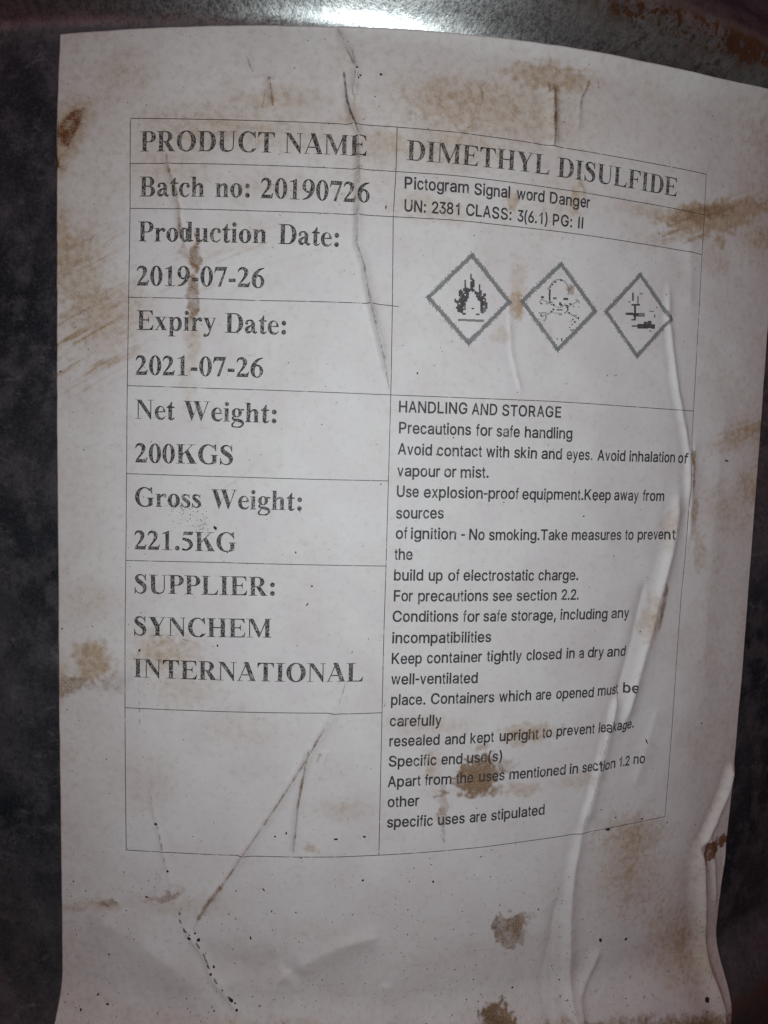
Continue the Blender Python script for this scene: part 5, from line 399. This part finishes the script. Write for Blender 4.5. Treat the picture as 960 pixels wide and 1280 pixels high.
# ---- bold serif face, drawn here from stems, bowls and strokes (1000 units to the em) ----
def ell(cx, cy, rx, ry, n=28, a0=0.0, a1=2*math.pi, p=2.0):
    out = []
    for i in range(n):
        t = a0 + (a1-a0)*i/(n if abs(a1-a0-2*math.pi) < 1e-6 else n-1)
        c, s = math.cos(t), math.sin(t)
        out.append((cx+rx*math.copysign(abs(c)**(2/p), c), cy+ry*math.copysign(abs(s)**(2/p), s)))
    return out
def box(x0, y0, x1, y1): return [(x0, y0), (x1, y0), (x1, y1), (x0, y1)]
def stem(x0, x1, y0, y1, foot=None, head=None, b=26):
    """vertical stem with thin bracketed slab serifs; foot/head = (left, right) slab ends"""
    L = [('+', box(x0, y0, x1, y1))]
    for sl, y, d in ((foot, y0, 1), (head, y1, -1)):
        if sl:
            a, c = sl; t = 19*d
            if a < x0: L.append(('+', [(a, y), (x0+1, y), (x0+1, y+t+b*d), (x0-b*.35, y+t+b*.35*d), (x0-b, y+t), (a, y+t)]))
            if c > x1: L.append(('+', [(x1-1, y), (c, y), (c, y+t), (x1+b, y+t), (x1+b*.35, y+t+b*.35*d), (x1-1, y+t+b*d)]))
    return L
def slab(a, c, y, d=1): return [('+', box(a, min(y, y+19*d), c, max(y, y+19*d)))]
def para(xb, yb, xt, yt, w): return [('+', [(xb-w/2, yb), (xb+w/2, yb), (xt+w/2, yt), (xt-w/2, yt)])]
def stroke(P, k=5):
    """ribbon through (x, y, full width) points, Catmull-Rom smoothed"""
    Q = [P[0]] + list(P) + [P[-1]]; S = []
    for i in range(1, len(Q)-2):
        p0, p1, p2, p3 = Q[i-1], Q[i], Q[i+1], Q[i+2]
        for j in range(k):
            t = j/k
            S.append(tuple(.5*((2*p1[m])+(-p0[m]+p2[m])*t+(2*p0[m]-5*p1[m]+4*p2[m]-p3[m])*t*t+(-p0[m]+3*p1[m]-3*p2[m]+p3[m])*t**3) for m in (0, 1, 2)))
    S.append(P[-1])
    A, B = [], []
    for i, s in enumerate(S):
        a, c = S[max(i-1, 0)], S[min(i+1, len(S)-1)]
        dx, dy = c[0]-a[0], c[1]-a[1]; l = math.hypot(dx, dy) or 1
        nx, ny = -dy/l*s[2]/2, dx/l*s[2]/2
        A.append((s[0]+nx, s[1]+ny)); B.append((s[0]-nx, s[1]-ny))
    return [('+', A+B[::-1])]
def ring(x0, x1, y0, y1, thick, thin, p=2.0, tilt=0):
    cx, cy = (x0+x1)/2, (y0+y1)/2
    return [('+', ell(cx, cy, (x1-x0)/2, (y1-y0)/2, 32, p=p)), ('-', ell(cx, cy, (x1-x0)/2-thick, (y1-y0)/2-thin, 28, p=p*1.0))]
def bowl(xs, xr, y0, y1, thick, thin, xin):
    """closed right-hand bowl, from xs out to xr"""
    cy, ry = (y0+y1)/2, (y1-y0)/2; k = min((xr-xs)*.62, ry*1.25)
    o = [(xs, y1), (xr-k, y1)] + ell(xr-k, cy, k, ry, 14, math.pi/2, -math.pi/2) + [(xr-k, y0), (xs, y0)]
    k2 = k-thick
    i = [(xin, y1-thin), (xr-k, y1-thin)] + ell(xr-k, cy, k2, ry-thin, 12, math.pi/2, -math.pi/2) + [(xr-k, y0+thin), (xin, y0+thin)]
    return [('+', o), ('-', i)]
def dot(x, y, r=88): return [('+', ell(x, y, r, r, 14))]
def tri(*p): return [('+', list(p))]
def E_arms(x, xr, top, bot, mid=None):
    L = []
    if top: L += [('+', [(x, 676), (top, 676), (top+8, 508), (top-12, 508), (top-52, 595), (top-110, 640), (x, 642)])]
    if bot: L += [('+', [(x, 0), (bot-22, 0), (bot+10, 180), (bot-13, 180), (bot-62, 90), (bot-140, 36), (x, 34)])]
    if mid: L += [('+', [(x, 330), (mid-60, 330), (mid-25, 300), (mid-18, 245), (mid, 245), (mid, 458), (mid-18, 458), (mid-27, 405), (mid-62, 366), (x, 366)])]
    return L
def serif_glyphs():
    G = {}
    G['A'] = (722, para(596, 8, 338, 690, 168) + [('+', [(60, 15), (95, 15), (362, 640), (345, 690)])] + [('+', box(185, 205, 470, 243))] + slab(9, 218, 0) + slab(395, 689, 0))
    G['B'] = (667, stem(104, 256, 0, 676, (16, 120), (16, 120)) + bowl(200, 580, 338, 676, 152, 34, 256) + bowl(200, 619, 0, 362, 160, 34, 256)
              + [('+', box(104, 10, 256, 666))])
    G['C'] = (722, [('+', ell(385, 336, 336, 355, 34)), ('-', ell(412, 336, 205, 318, 30)), ('-', [(560, 130), (760, 60), (760, 640), (560, 560)]),
              ('+', [(662, 691), (636, 691), (600, 650), (520, 640), (570, 570), (625, 500), (648, 455), (670, 455)])] + stroke([(690, 130, 26), (620, 60, 38), (530, 10, 50), (440, -6, 30)]))
    G['D'] = (722, stem(104, 258, 0, 676, (14, 120), (14, 120)) + bowl(200, 690, 0, 676, 165, 35, 258))
    G['E'] = (667, stem(104, 258, 0, 676, (16, 120), (16, 120)) + E_arms(250, 0, 606, 631, 476))
    G['F'] = (611, stem(104, 258, 0, 676, (16, 350), (16, 120)) + E_arms(250, 0, 578, 0, 462))
    G['G'] = (778, [('+', ell(380, 336, 343, 355, 34)), ('-', ell(408, 336, 212, 318, 30)), ('-', [(570, 110), (760, 60), (760, 640), (570, 560)]),
              ('+', [(672, 691), (646, 691), (610, 650), (530, 640), (580, 570), (638, 500), (660, 445), (682, 445)])] + stem(540, 690, 40, 320, None, (478, 755))
              + [('+', [(690, 60), (540, 60), (380, -19), (470, -19), (600, 10)])])
    G['H'] = (778, stem(104, 258, 0, 676, (21, 345), (21, 345)) + stem(522, 676, 0, 676, (435, 759), (435, 759)) + [('+', box(250, 322, 530, 360))])
    G['I'] = (389, stem(118, 272, 0, 676, (20, 370), (20, 370)))
    G['K'] = (778, stem(104, 258, 0, 676, (30, 350), (30, 350)) + [('+', [(258, 300), (258, 345), (560, 640), (608, 640)])] + slab(470, 730, 676, -1)
              + [('+', [(345, 395), (455, 480), (740, 15), (520, 15)])] + slab(418, 769, 0) + [('+', [(560, 662), (610, 662), (590, 618), (548, 618)])])
    G['L'] = (667, stem(104, 258, 0, 676, (19, 120), (19, 365)) + E_arms(250, 0, 0, 628))
    G['M'] = (944, slab(14, 250, 676, -1) + [('+', box(108, 10, 145, 660))] + slab(14, 245, 0) + [('+', [(108, 672), (262, 672), (520, 150), (448, 0)])]
              + [('+', [(448, 0), (478, 0), (760, 640), (724, 672)])] + stem(690, 842, 0, 676, (602, 921), (690, 921)) + [('+', [(250, 676), (262, 676), (150, 660), (108, 660)])])
    G['N'] = (722, slab(16, 240, 676, -1) + [('+', box(108, 10, 143, 655))] + slab(16, 240, 0) + [('+', [(95, 676), (240, 676), (616, 160), (616, -18), (596, -18), (108, 630)])]
              + [('+', box(582, -10, 616, 666))] + slab(485, 701, 676, -1))
    G['O'] = (778, ring(35, 743, -19, 691, 172, 36))
    G['P'] = (611, stem(104, 256, 0, 676, (16, 345), (16, 120)) + bowl(200, 600, 300, 676, 158, 34, 256))
    G['R'] = (722, stem(104, 256, 0, 676, (26, 345), (26, 120)) + bowl(200, 598, 318, 676, 158, 34, 256) + [('+', [(280, 345), (440, 345), (670, 15), (485, 15)])] + slab(470, 715, 0))
    G['S'] = (556, stroke([(448, 470, 20), (425, 560, 28), (360, 640, 36), (270, 668, 44), (170, 640, 72), (118, 560, 122), (150, 470, 150), (260, 385, 165), (375, 300, 160), (430, 190, 140), (400, 75, 95), (320, 12, 50), (250, 0, 36), (150, 30, 34), (85, 110, 28), (52, 215, 20)])
              + tri((448, 692), (468, 692), (470, 462), (448, 462), (436, 560), (420, 640)) + tri((38, -19), (60, -19), (100, 40), (70, 120), (62, 225), (38, 225)))
    G['T'] = (667, stem(257, 410, 0, 676, (160, 507), None) + [('+', [(38, 676), (629, 676), (636, 500), (614, 500), (575, 592), (500, 640), (167, 640), (92, 592), (53, 500), (31, 500)])])
    G['U'] = (722, slab(16, 350, 676, -1) + [('+', [(104, 660), (258, 660), (258, 200), (275, 110), (330, 55), (420, 34), (510, 55), (560, 110), (580, 200), (580, 660), (616, 660), (616, 200), (590, 90), (520, 15), (380, -19), (220, 0), (135, 70), (104, 190)])] + slab(494, 701, 676, -1))
    G['W'] = (1000, [('+', [(70, 666), (235, 666), (400, 200), (330, -15), (312, -15)]), ('+', [(330, -15), (312, -15), (490, 470), (525, 530)]), ('+', [(400, 666), (565, 666), (735, 200), (672, -15), (652, -15)]),
              ('+', [(672, -15), (652, -15), (880, 660), (918, 660)])] + slab(19, 310, 676, -1) + slab(345, 640, 676, -1) + slab(770, 981, 676, -1))
    G['Y'] = (722, [('+', [(75, 666), (262, 666), (435, 360), (435, 280), (282, 280)])] + stem(284, 438, 0, 330, (185, 537), None) + [('+', [(380, 320), (425, 320), (612, 660), (574, 660)])] + slab(15, 340, 676, -1) + slab(490, 699, 676, -1))
    # lower case
    G['a'] = (500, stroke([(75, 330, 90), (100, 410, 70), (190, 448, 44), (275, 430, 80), (320, 360, 125)]) + dot(92, 350, 58) + [('+', box(262, 70, 395, 370))] + stroke([(340, 90, 120), (380, 40, 90), (430, 30, 60), (478, 68, 22)])
              + stroke([(300, 290, 34), (200, 240, 60), (100, 160, 120), (110, 60, 110), (190, 42, 84), (285, 90, 34)]))
    G['c'] = (444, [('+', ell(232, 230, 207, 243, 30)), ('-', ell(262, 232, 108, 208, 26)), ('-', [(285, 90), (480, 20), (480, 470), (285, 330)])] + stroke([(285, 445, 44), (360, 420, 70), (365, 370, 60)]) + dot(362, 360, 60) + stroke([(418, 115, 24), (360, 50, 40), (290, 15, 56), (230, -2, 30)]))
    def bowl_l(x0, x1, y0=-14, y1=473): return ring(x0, x1, y0, y1, 138, 30)
    G['d'] = (556, ring(25, 400, -14, 473, 148, 34) + [('-', box(330, -20, 420, 480))] + [('+', box(328, 0, 462, 660))] + [('+', [(245, 676), (462, 676), (462, 640), (245, 657)])] + [('+', [(440, 0), (534, 20), (534, 40), (462, 60), (328, 40), (328, -14)])] + stroke([(210, 440, 50), (290, 430, 50), (340, 380, 40)]) + stroke([(200, 20, 60), (270, 25, 60), (345, 75, 40)]))
    G['e'] = (444, [('+', ell(228, 230, 203, 243, 30)), ('-', ell(258, 250, 100, 190, 26)), ('-', [(280, 60), (480, 10), (480, 248), (280, 248)]), ('+', box(130, 248, 425, 284)), ('+', [(330, 284), (424, 248), (424, 284), (400, 370), (330, 430)])]
              + stroke([(425, 112, 24), (365, 48, 42), (290, 10, 58), (225, 0, 30)]))
    G['g'] = (500, ring(40, 400, 150, 473, 120, 28) + [('+', [(330, 400), (483, 390), (483, 445), (350, 450)])] + stroke([(120, 175, 40), (72, 120, 60), (130, 70, 80), (280, 50, 105), (410, 0, 105), (445, -80, 80), (360, -170, 60), (220, -190, 36), (90, -170, 50), (60, -110, 60), (110, -40, 44), (160, 10, 34)]))
    def arch(x0, x1, st): return [('+', [(x0, 380), (x0+60, 440), (x0+140, 470), (x0+215, 455), (x1, 370), (x1, 30), (x1-134, 30), (x1-134, 340), (x1-160, 395), (x1-200, 405), (x0+50, 370), (x0, 320)])]
    G['h'] = (556, stem(72, 206, 0, 660, (16, 265), None) + [('+', [(16, 676), (206, 676), (206, 630), (16, 657)])] + arch(200, 482, 0) + stem(348, 482, 0, 60, (293, 537), None, 20))
    G['n'] = (556, stem(76, 210, 0, 445, (21, 268), None) + [('+', [(21, 461), (210, 461), (210, 420), (21, 442)])] + arch(204, 484, 0) + stem(350, 484, 0, 60, (296, 539), None, 20))
    G['i'] = (278, stem(70, 204, 0, 445, (16, 255), None) + [('+', [(16, 461), (204, 461), (204, 420), (16, 442)])] + dot(137, 612, 78))
    G['o'] = (500, ring(25, 476, -14, 473, 146, 32))
    G['p'] = (556, stem(76, 210, -205, 445, (19, 290), None) + [('+', [(19, 461), (210, 461), (210, 420), (19, 442)])] + [('+', ell(350, 230, 174, 243, 28)), ('-', ell(300, 230, 92, 200, 24)), ('+', box(76, -190, 210, 445)), ('+', stroke([(200, 380, 40), (260, 430, 50), (330, 455, 40)])[0][1]), ('+', stroke([(200, 60, 36), (260, 18, 44), (330, 0, 34)])[0][1])])
    G['r'] = (444, stem(74, 208, 0, 445, (20, 280), None) + [('+', [(20, 461), (208, 461), (208, 420), (20, 442)])] + stroke([(200, 340, 40), (265, 410, 60), (340, 430, 90), (380, 400, 90)]) + dot(365, 395, 68))
    G['s'] = (389, stroke([(318, 330, 20), (290, 400, 30), (200, 446, 46), (100, 410, 90), (100, 330, 110), (190, 250, 125), (285, 170, 120), (295, 70, 100), (210, 8, 46), (120, 20, 34), (70, 80, 28), (42, 150, 20)]) + tri((308, 473), (326, 473), (330, 320), (310, 320), (300, 400)) + tri((28, -14), (46, -14), (60, 60), (50, 155), (30, 155)))
    G['t'] = (333, [('+', [(92, 100), (92, 415), (20, 415), (20, 435), (110, 500), (200, 630), (226, 630), (226, 461), (318, 461), (318, 415), (226, 415), (226, 110), (226, 60), (60, 20), (92, 40)])] + stroke([(130, 90, 75), (165, 35, 90), (230, 20, 64), (290, 45, 34), (325, 90, 20)]))
    G['u'] = (556, [('+', [(16, 461), (206, 461), (206, 120), (230, 65), (280, 60), (350, 110), (350, 70), (270, 0), (190, -14), (110, 10), (72, 90), (72, 440), (16, 442)])] + [('+', box(348, 30, 482, 461))] + [('+', [(290, 461), (482, 461), (482, 440), (290, 442)])] + [('+', [(348, 0), (537, 0), (537, 20), (482, 30), (348, 60)])])
    G['x'] = (500, para(380, 12, 120, 450, 150) + para(85, 12, 400, 450, 38) + slab(12, 250, 461, -1) + slab(290, 470, 461, -1) + slab(12, 190, 0) + slab(262, 484, 0))
    G['y'] = (500, [('+', [(40, 450), (195, 450), (325, 120), (262, -20)])] + stroke([(430, 450, 36), (340, 200, 36), (250, -40, 44), (190, -140, 60), (110, -165, 60)]) + dot(95, -145, 60) + slab(16, 250, 461, -1) + slab(325, 480, 461, -1))
    # figures
    G['0'] = (500, ring(24, 476, -13, 688, 140, 32))
    G['1'] = (500, stem(185, 322, 0, 640, (65, 442), None) + [('+', [(322, 688), (300, 688), (65, 592), (65, 572), (185, 590), (322, 560)])])
    G['2'] = (500, stroke([(35, 500, 24), (75, 590, 56), (150, 640, 80), (245, 630, 105), (320, 560, 140), (325, 460, 135), (270, 330, 90), (170, 200, 60), (60, 70, 50)]) + [('+', [(17, 0), (435, 0), (478, 190), (455, 190), (420, 140), (370, 118), (110, 118), (30, 25)])])
    G['5'] = (500, [('+', [(110, 676), (430, 676), (470, 690), (430, 560), (120, 560), (95, 500), (60, 400), (80, 390)])] + stroke([(70, 415, 90), (190, 395, 110), (320, 340, 130), (390, 225, 130), (350, 110, 100), (240, 30, 56), (130, 30, 66), (60, 60, 80)]))
    G['6'] = (500, [('+', ell(252, 218, 224, 231, 28)), ('-', ell(262, 205, 92, 185, 24))] + stroke([(95, 200, 140), (110, 350, 150), (180, 500, 120), (300, 620, 76), (465, 676, 24)]))
    G['7'] = (500, [('+', [(60, 676), (477, 676), (477, 650), (262, 0), (160, 0), (370, 545), (110, 545), (60, 510), (38, 450), (17, 455)])])
    G['9'] = (500, [('+', ell(248, 457, 224, 231, 28)), ('-', ell(238, 470, 92, 185, 24))] + stroke([(405, 475, 140), (390, 325, 150), (320, 175, 120), (200, 55, 76), (35, -1, 24)]))
    G[':'] = (333, dot(167, 75, 86) + dot(167, 388, 86))
    G['.'] = (250, dot(125, 75, 86))
    G['-'] = (333, [('+', box(44, 171, 287, 287))])
    return G


def winding(P, x, y):
    w = 0; n = len(P)
    for i in range(n):
        x0, y0 = P[i]; x1, y1 = P[(i+1) % n]
        if y0 <= y:
            if y1 > y and (x1-x0)*(y-y0)-(x-x0)*(y1-y0) > 0: w += 1
        elif y1 <= y and (x1-x0)*(y-y0)-(x-x0)*(y1-y0) < 0: w -= 1
    return w
def fill_ops(ops, step=0, evenodd=False):
    """triangulate a list of ('+'/'-', polygon); returns vertices, triangles and 1 on outline vertices"""
    ops = [(s, [p for i, p in enumerate(P) if i == 0 or math.dist(p, P[i-1]) > .5]) for s, P in ops]
    bb = [(min(p[0] for p in P), max(p[0] for p in P), min(p[1] for p in P), max(p[1] for p in P)) for _, P in ops]
    def inside(x, y):
        r = False
        if evenodd:
            return sum(winding(P, x, y) for _, P in ops) != 0
        for (s, P), b in zip(ops, bb):
            if b[0] <= x <= b[1] and b[2] <= y <= b[3] and winding(P, x, y): r = (s == '+')
        return r
    pts, ed = [], []
    for s, P in ops:
        b = len(pts); n = len(P); pts += [Vector(p) for p in P]; ed += [(b+i, b+(i+1) % n) for i in range(n)]
    if step:
        x0, x1 = min(b[0] for b in bb), max(b[1] for b in bb); y0, y1 = min(b[2] for b in bb), max(b[3] for b in bb)
        y = y0+step/2; r = 0
        while y < y1:
            x = x0+step*(.5 if r % 2 else 0)
            while x < x1:
                if inside(x, y) and all(inside(x+a, y+b) for a, b in ((30, 0), (-30, 0), (0, 30), (0, -30))): pts.append(Vector((x, y)))
                x += step
            y += step*.9; r += 1
    vo, eo, fo, *_ = delaunay_2d_cdt(pts, ed, [], 0, 1e-3)
    T = []
    for f in fo:
        cx = sum(vo[i].x for i in f)/len(f); cy = sum(vo[i].y for i in f)/len(f)
        if inside(cx, cy): T.append(tuple(f))
    cnt = {}
    for f in T:
        for a, b in zip(f, f[1:]+f[:1]): cnt[(min(a, b), max(a, b))] = cnt.get((min(a, b), max(a, b)), 0)+1
    on = {i for e, c in cnt.items() if c == 1 for i in e}; used = sorted({i for f in T for i in f}); re_ = {u: i for i, u in enumerate(used)}
    return [(vo[i].x, vo[i].y) for i in used], [tuple(re_[i] for i in f) for f in T], [1.0 if i in on else 0.0 for i in used]
HELV = dict(zip("HAENDLIGSTROPUCKrecautionsfhdlgvkywmpqxb.,-:()", (722,667,667,722,722,556,278,778,667,611,722,778,667,722,722,667,333,556,500,556,556,278,222,556,556,500,278,556,556,222,556,500,500,500,722,833,556,556,500,556,278,278,333,278,333,333)))
HELV['a'] = 556; HELV['o'] = 556
SER = {}
for ch, (adv, ops) in serif_glyphs().items():
    v, t, e = fill_ops(ops, 44); SER[ch] = (adv, v, t, e)
def thicken(P, d):
    out = []; n = len(P)
    for i in range(n):
        (ax, ay), (bx, by), (cx, cy) = P[i-1], P[i], P[(i+1) % n]
        l1 = math.hypot(bx-ax, by-ay) or 1; l2 = math.hypot(cx-bx, cy-by) or 1
        n1 = (-(by-ay)/l1, (bx-ax)/l1); n2 = (-(cy-by)/l2, (cx-bx)/l2)
        mx, my = n1[0]+n2[0], n1[1]+n2[1]; q = mx*mx+my*my
        k = 2/q if q > .8 else 1.2
        out.append((bx+mx*k*d*THICK_SIGN, by+my*k*d*THICK_SIGN))
    return out
def area(p): return sum(p[i]*p[(i+3) % len(p)]-p[(i+2) % len(p)]*p[i+1] for i in range(0, len(p), 2))/2
THICK_SIGN = 1 if area(SANS_OUTLINES['l'][0]) < 0 else -1
SAN = {}
for ch, polys in SANS_OUTLINES.items():
    ops = [('+', thicken([(p[i]*1.407, p[i+1]*1.407) for i in range(0, len(p), 2)], 21)) for p in polys]
    adv = HELV.get(ch, 556); x0 = min(x for _, P in ops for x, y in P); x1 = max(x for _, P in ops for x, y in P)
    w = x1-x0; k = min(1.0, (adv-(52 if adv > 300 else 46))/w) if w > 0 else 1; off = (adv-w*k)/2-x0*k
    ops = [(s, [(x*k+off, y) for x, y in P]) for s, P in ops]
    v, t, e = fill_ops(ops, 0, True); SAN[ch] = (adv, v, t, e)
def word(ink, font, text, u0, v0, u1, v1, size):
    L = math.hypot(u1-u0, v1-v0); dx, dy = (u1-u0)/L, (v1-v0)/L
    pen = 0; items = []
    for ch in text:
        g = font[ch]; items.append((pen, g)); pen += g[0]
    lo = items[0][0]+min(p[0] for p in items[0][1][1]); hi = items[-1][0]+max(p[0] for p in items[-1][1][1])
    kx = L/(hi-lo); ky = size/1000
    for x, (adv, v, t, e) in items:
        jy = random.uniform(-.04, .04)
        ink.add([(u0+dx*(x+a-lo)*kx-dy*(b*ky+jy), v0+dy*(x+a-lo)*kx+dx*(b*ky+jy)) for a, b in v], t, e)
for words in SERIF_LINES:
    ink = Ink()
    for w in words: word(ink, SER, *w, 7.3)
    ink.build("text_line", M_serif, "bold serif line reading " + " ".join(w[0] for w in words))
for words in SANS_LINES:
    ink = Ink()
    for w in words: word(ink, SAN, *w, 4.02)
    txt = " ".join(w[0] for w in words).replace("le a kage.", "leakage.").replace("se c tion", "section")
    ink.build("text_line", M_sans, "small sans serif line reading " + txt)
def strip(P, w):
    ink = Ink(); P = np.array(P, float); S = []
    for a, b in zip(P[:-1], P[1:]):
        n = max(2, int(math.dist(a, b)/.8)); S += [a+(b-a)*i/n for i in range(n)]
    S.append(P[-1]); S = np.array(S); D = np.gradient(S, axis=0); D /= np.linalg.norm(D, axis=1)[:, None]; Nn = np.stack([-D[:, 1], D[:, 0]], 1)*w/2
    A, B = S+Nn, S-Nn; n = len(S)
    ink.add(np.vstack([A, B]), [(i, n+i, n+i+1) for i in range(n-1)]+[(i, n+i+1, i+1) for i in range(n-1)], [.8]*(2*n))
    return ink
for P in RULES: strip(P, .19).build("ruled_line", M_rule, off=.03)

# hazard diamonds: coarse grey halftone borders made of printed dots
for L_, T_, R_, B_ in DIAMONDS:
    C = [np.array(q) for q in (L_, T_, R_, B_)]; ink = Ink(); c0 = sum(C)/4; cell = .33
    for k in range(4):
        a, b = C[k], C[(k+1) % 4]; l = np.linalg.norm(b-a); n = int(l/cell); ins = (c0-(a+b)/2); ins /= np.linalg.norm(ins)
        o = np.array([a+ins*.02, b+ins*.02, b+ins*.95, a+ins*.95]); m_ = .5/l
        ink.quad([tuple(q) for q in o], .30)
        for i in range(n+1):                       # stair-stepped dots along both rims
            for r in (-.12, 1.0):
                if random.random() < .38: continue
                p = np.round((a+(b-a)*i/n+ins*r)/cell)*cell; h = cell*random.uniform(.36, .5)
                ink.quad([p+(-h, -h), p+(h, -h), p+(h, h), p+(-h, h)], random.uniform(.1, .5))
    ink.build("pictogram_frame", M_half)
for nm, lab, rects in (("flame_symbol", "printed black flame over a bar", FLAME), ("skull_symbol", "broken dotted skull and crossbones print", SKULL), ("dead_tree_and_fish_symbol", "printed bare tree and dead fish", FISH)):
    ink = Ink(); gi = Ink()
    for q, tone in rects:
        (ink if tone else gi).quad(q, .9)
    if gi.v: gi.build('faint_symbol_print', M_half, off=.038)
    ink.build(nm, M_sym, lab, .04)

# ------------------------------------------------------------------ grit stuck to the sheet
def blob(V3, F, u, v, a, b, ang, th):
    n = random.choice((5, 6, 7)); ca, sa = math.cos(ang), math.sin(ang); base = len(V3); uv = []
    for i in range(n):
        t = 2*math.pi*i/n+random.uniform(-.25, .25); r = random.uniform(.7, 1.15)
        x, y = a*r*math.cos(t), b*r*math.sin(t); uv.append((u+x*ca-y*sa, v+x*sa+y*ca))
    uv.append((u, v)); U_ = np.array([p[0] for p in uv]); V_ = np.array([p[1] for p in uv])
    off = np.array([.01]*n+[th]); V3.extend(on_drum(U_, V_, sheet_h(U_, V_)+off+.02).tolist())
    F.extend([(base+i, base+(i+1) % n, base+n) for i in range(n)])
V3, F3 = [], []
for u, v, a, b, ang in FLECKS:
    if a > 0: blob(V3, F3, u, v, a, b, ang, .12)
for k in range(11000):
    u = random.uniform(-73, 133); v = random.uniform(-178, 115)
    dens = .20 + .75*float(sstep(-70, -150, np.array(v))) + .22*(v > 60) + .2*(u < -50)
    if random.random() > dens: continue
    s = .045+.10*random.random()**4 + (.07*random.random()**2 if v < -95 else 0); e = random.choice((1, 1, 1.5, 2.4))
    blob(V3, F3, u, v, s*e, s, random.uniform(0, 3.14), .05)
for cu, cv, su, sv in SOOT:
    for k in range(85):
        s = .05+.10*random.random()**2
        blob(V3, F3, random.gauss(cu, su*.5), random.gauss(cv, sv*.5), s, s, 0, .04)
me = mesh_np("dirt_flecks", V3, F3, False); link("dirt_flecks", me, paper, M_fleck, 'stuff')
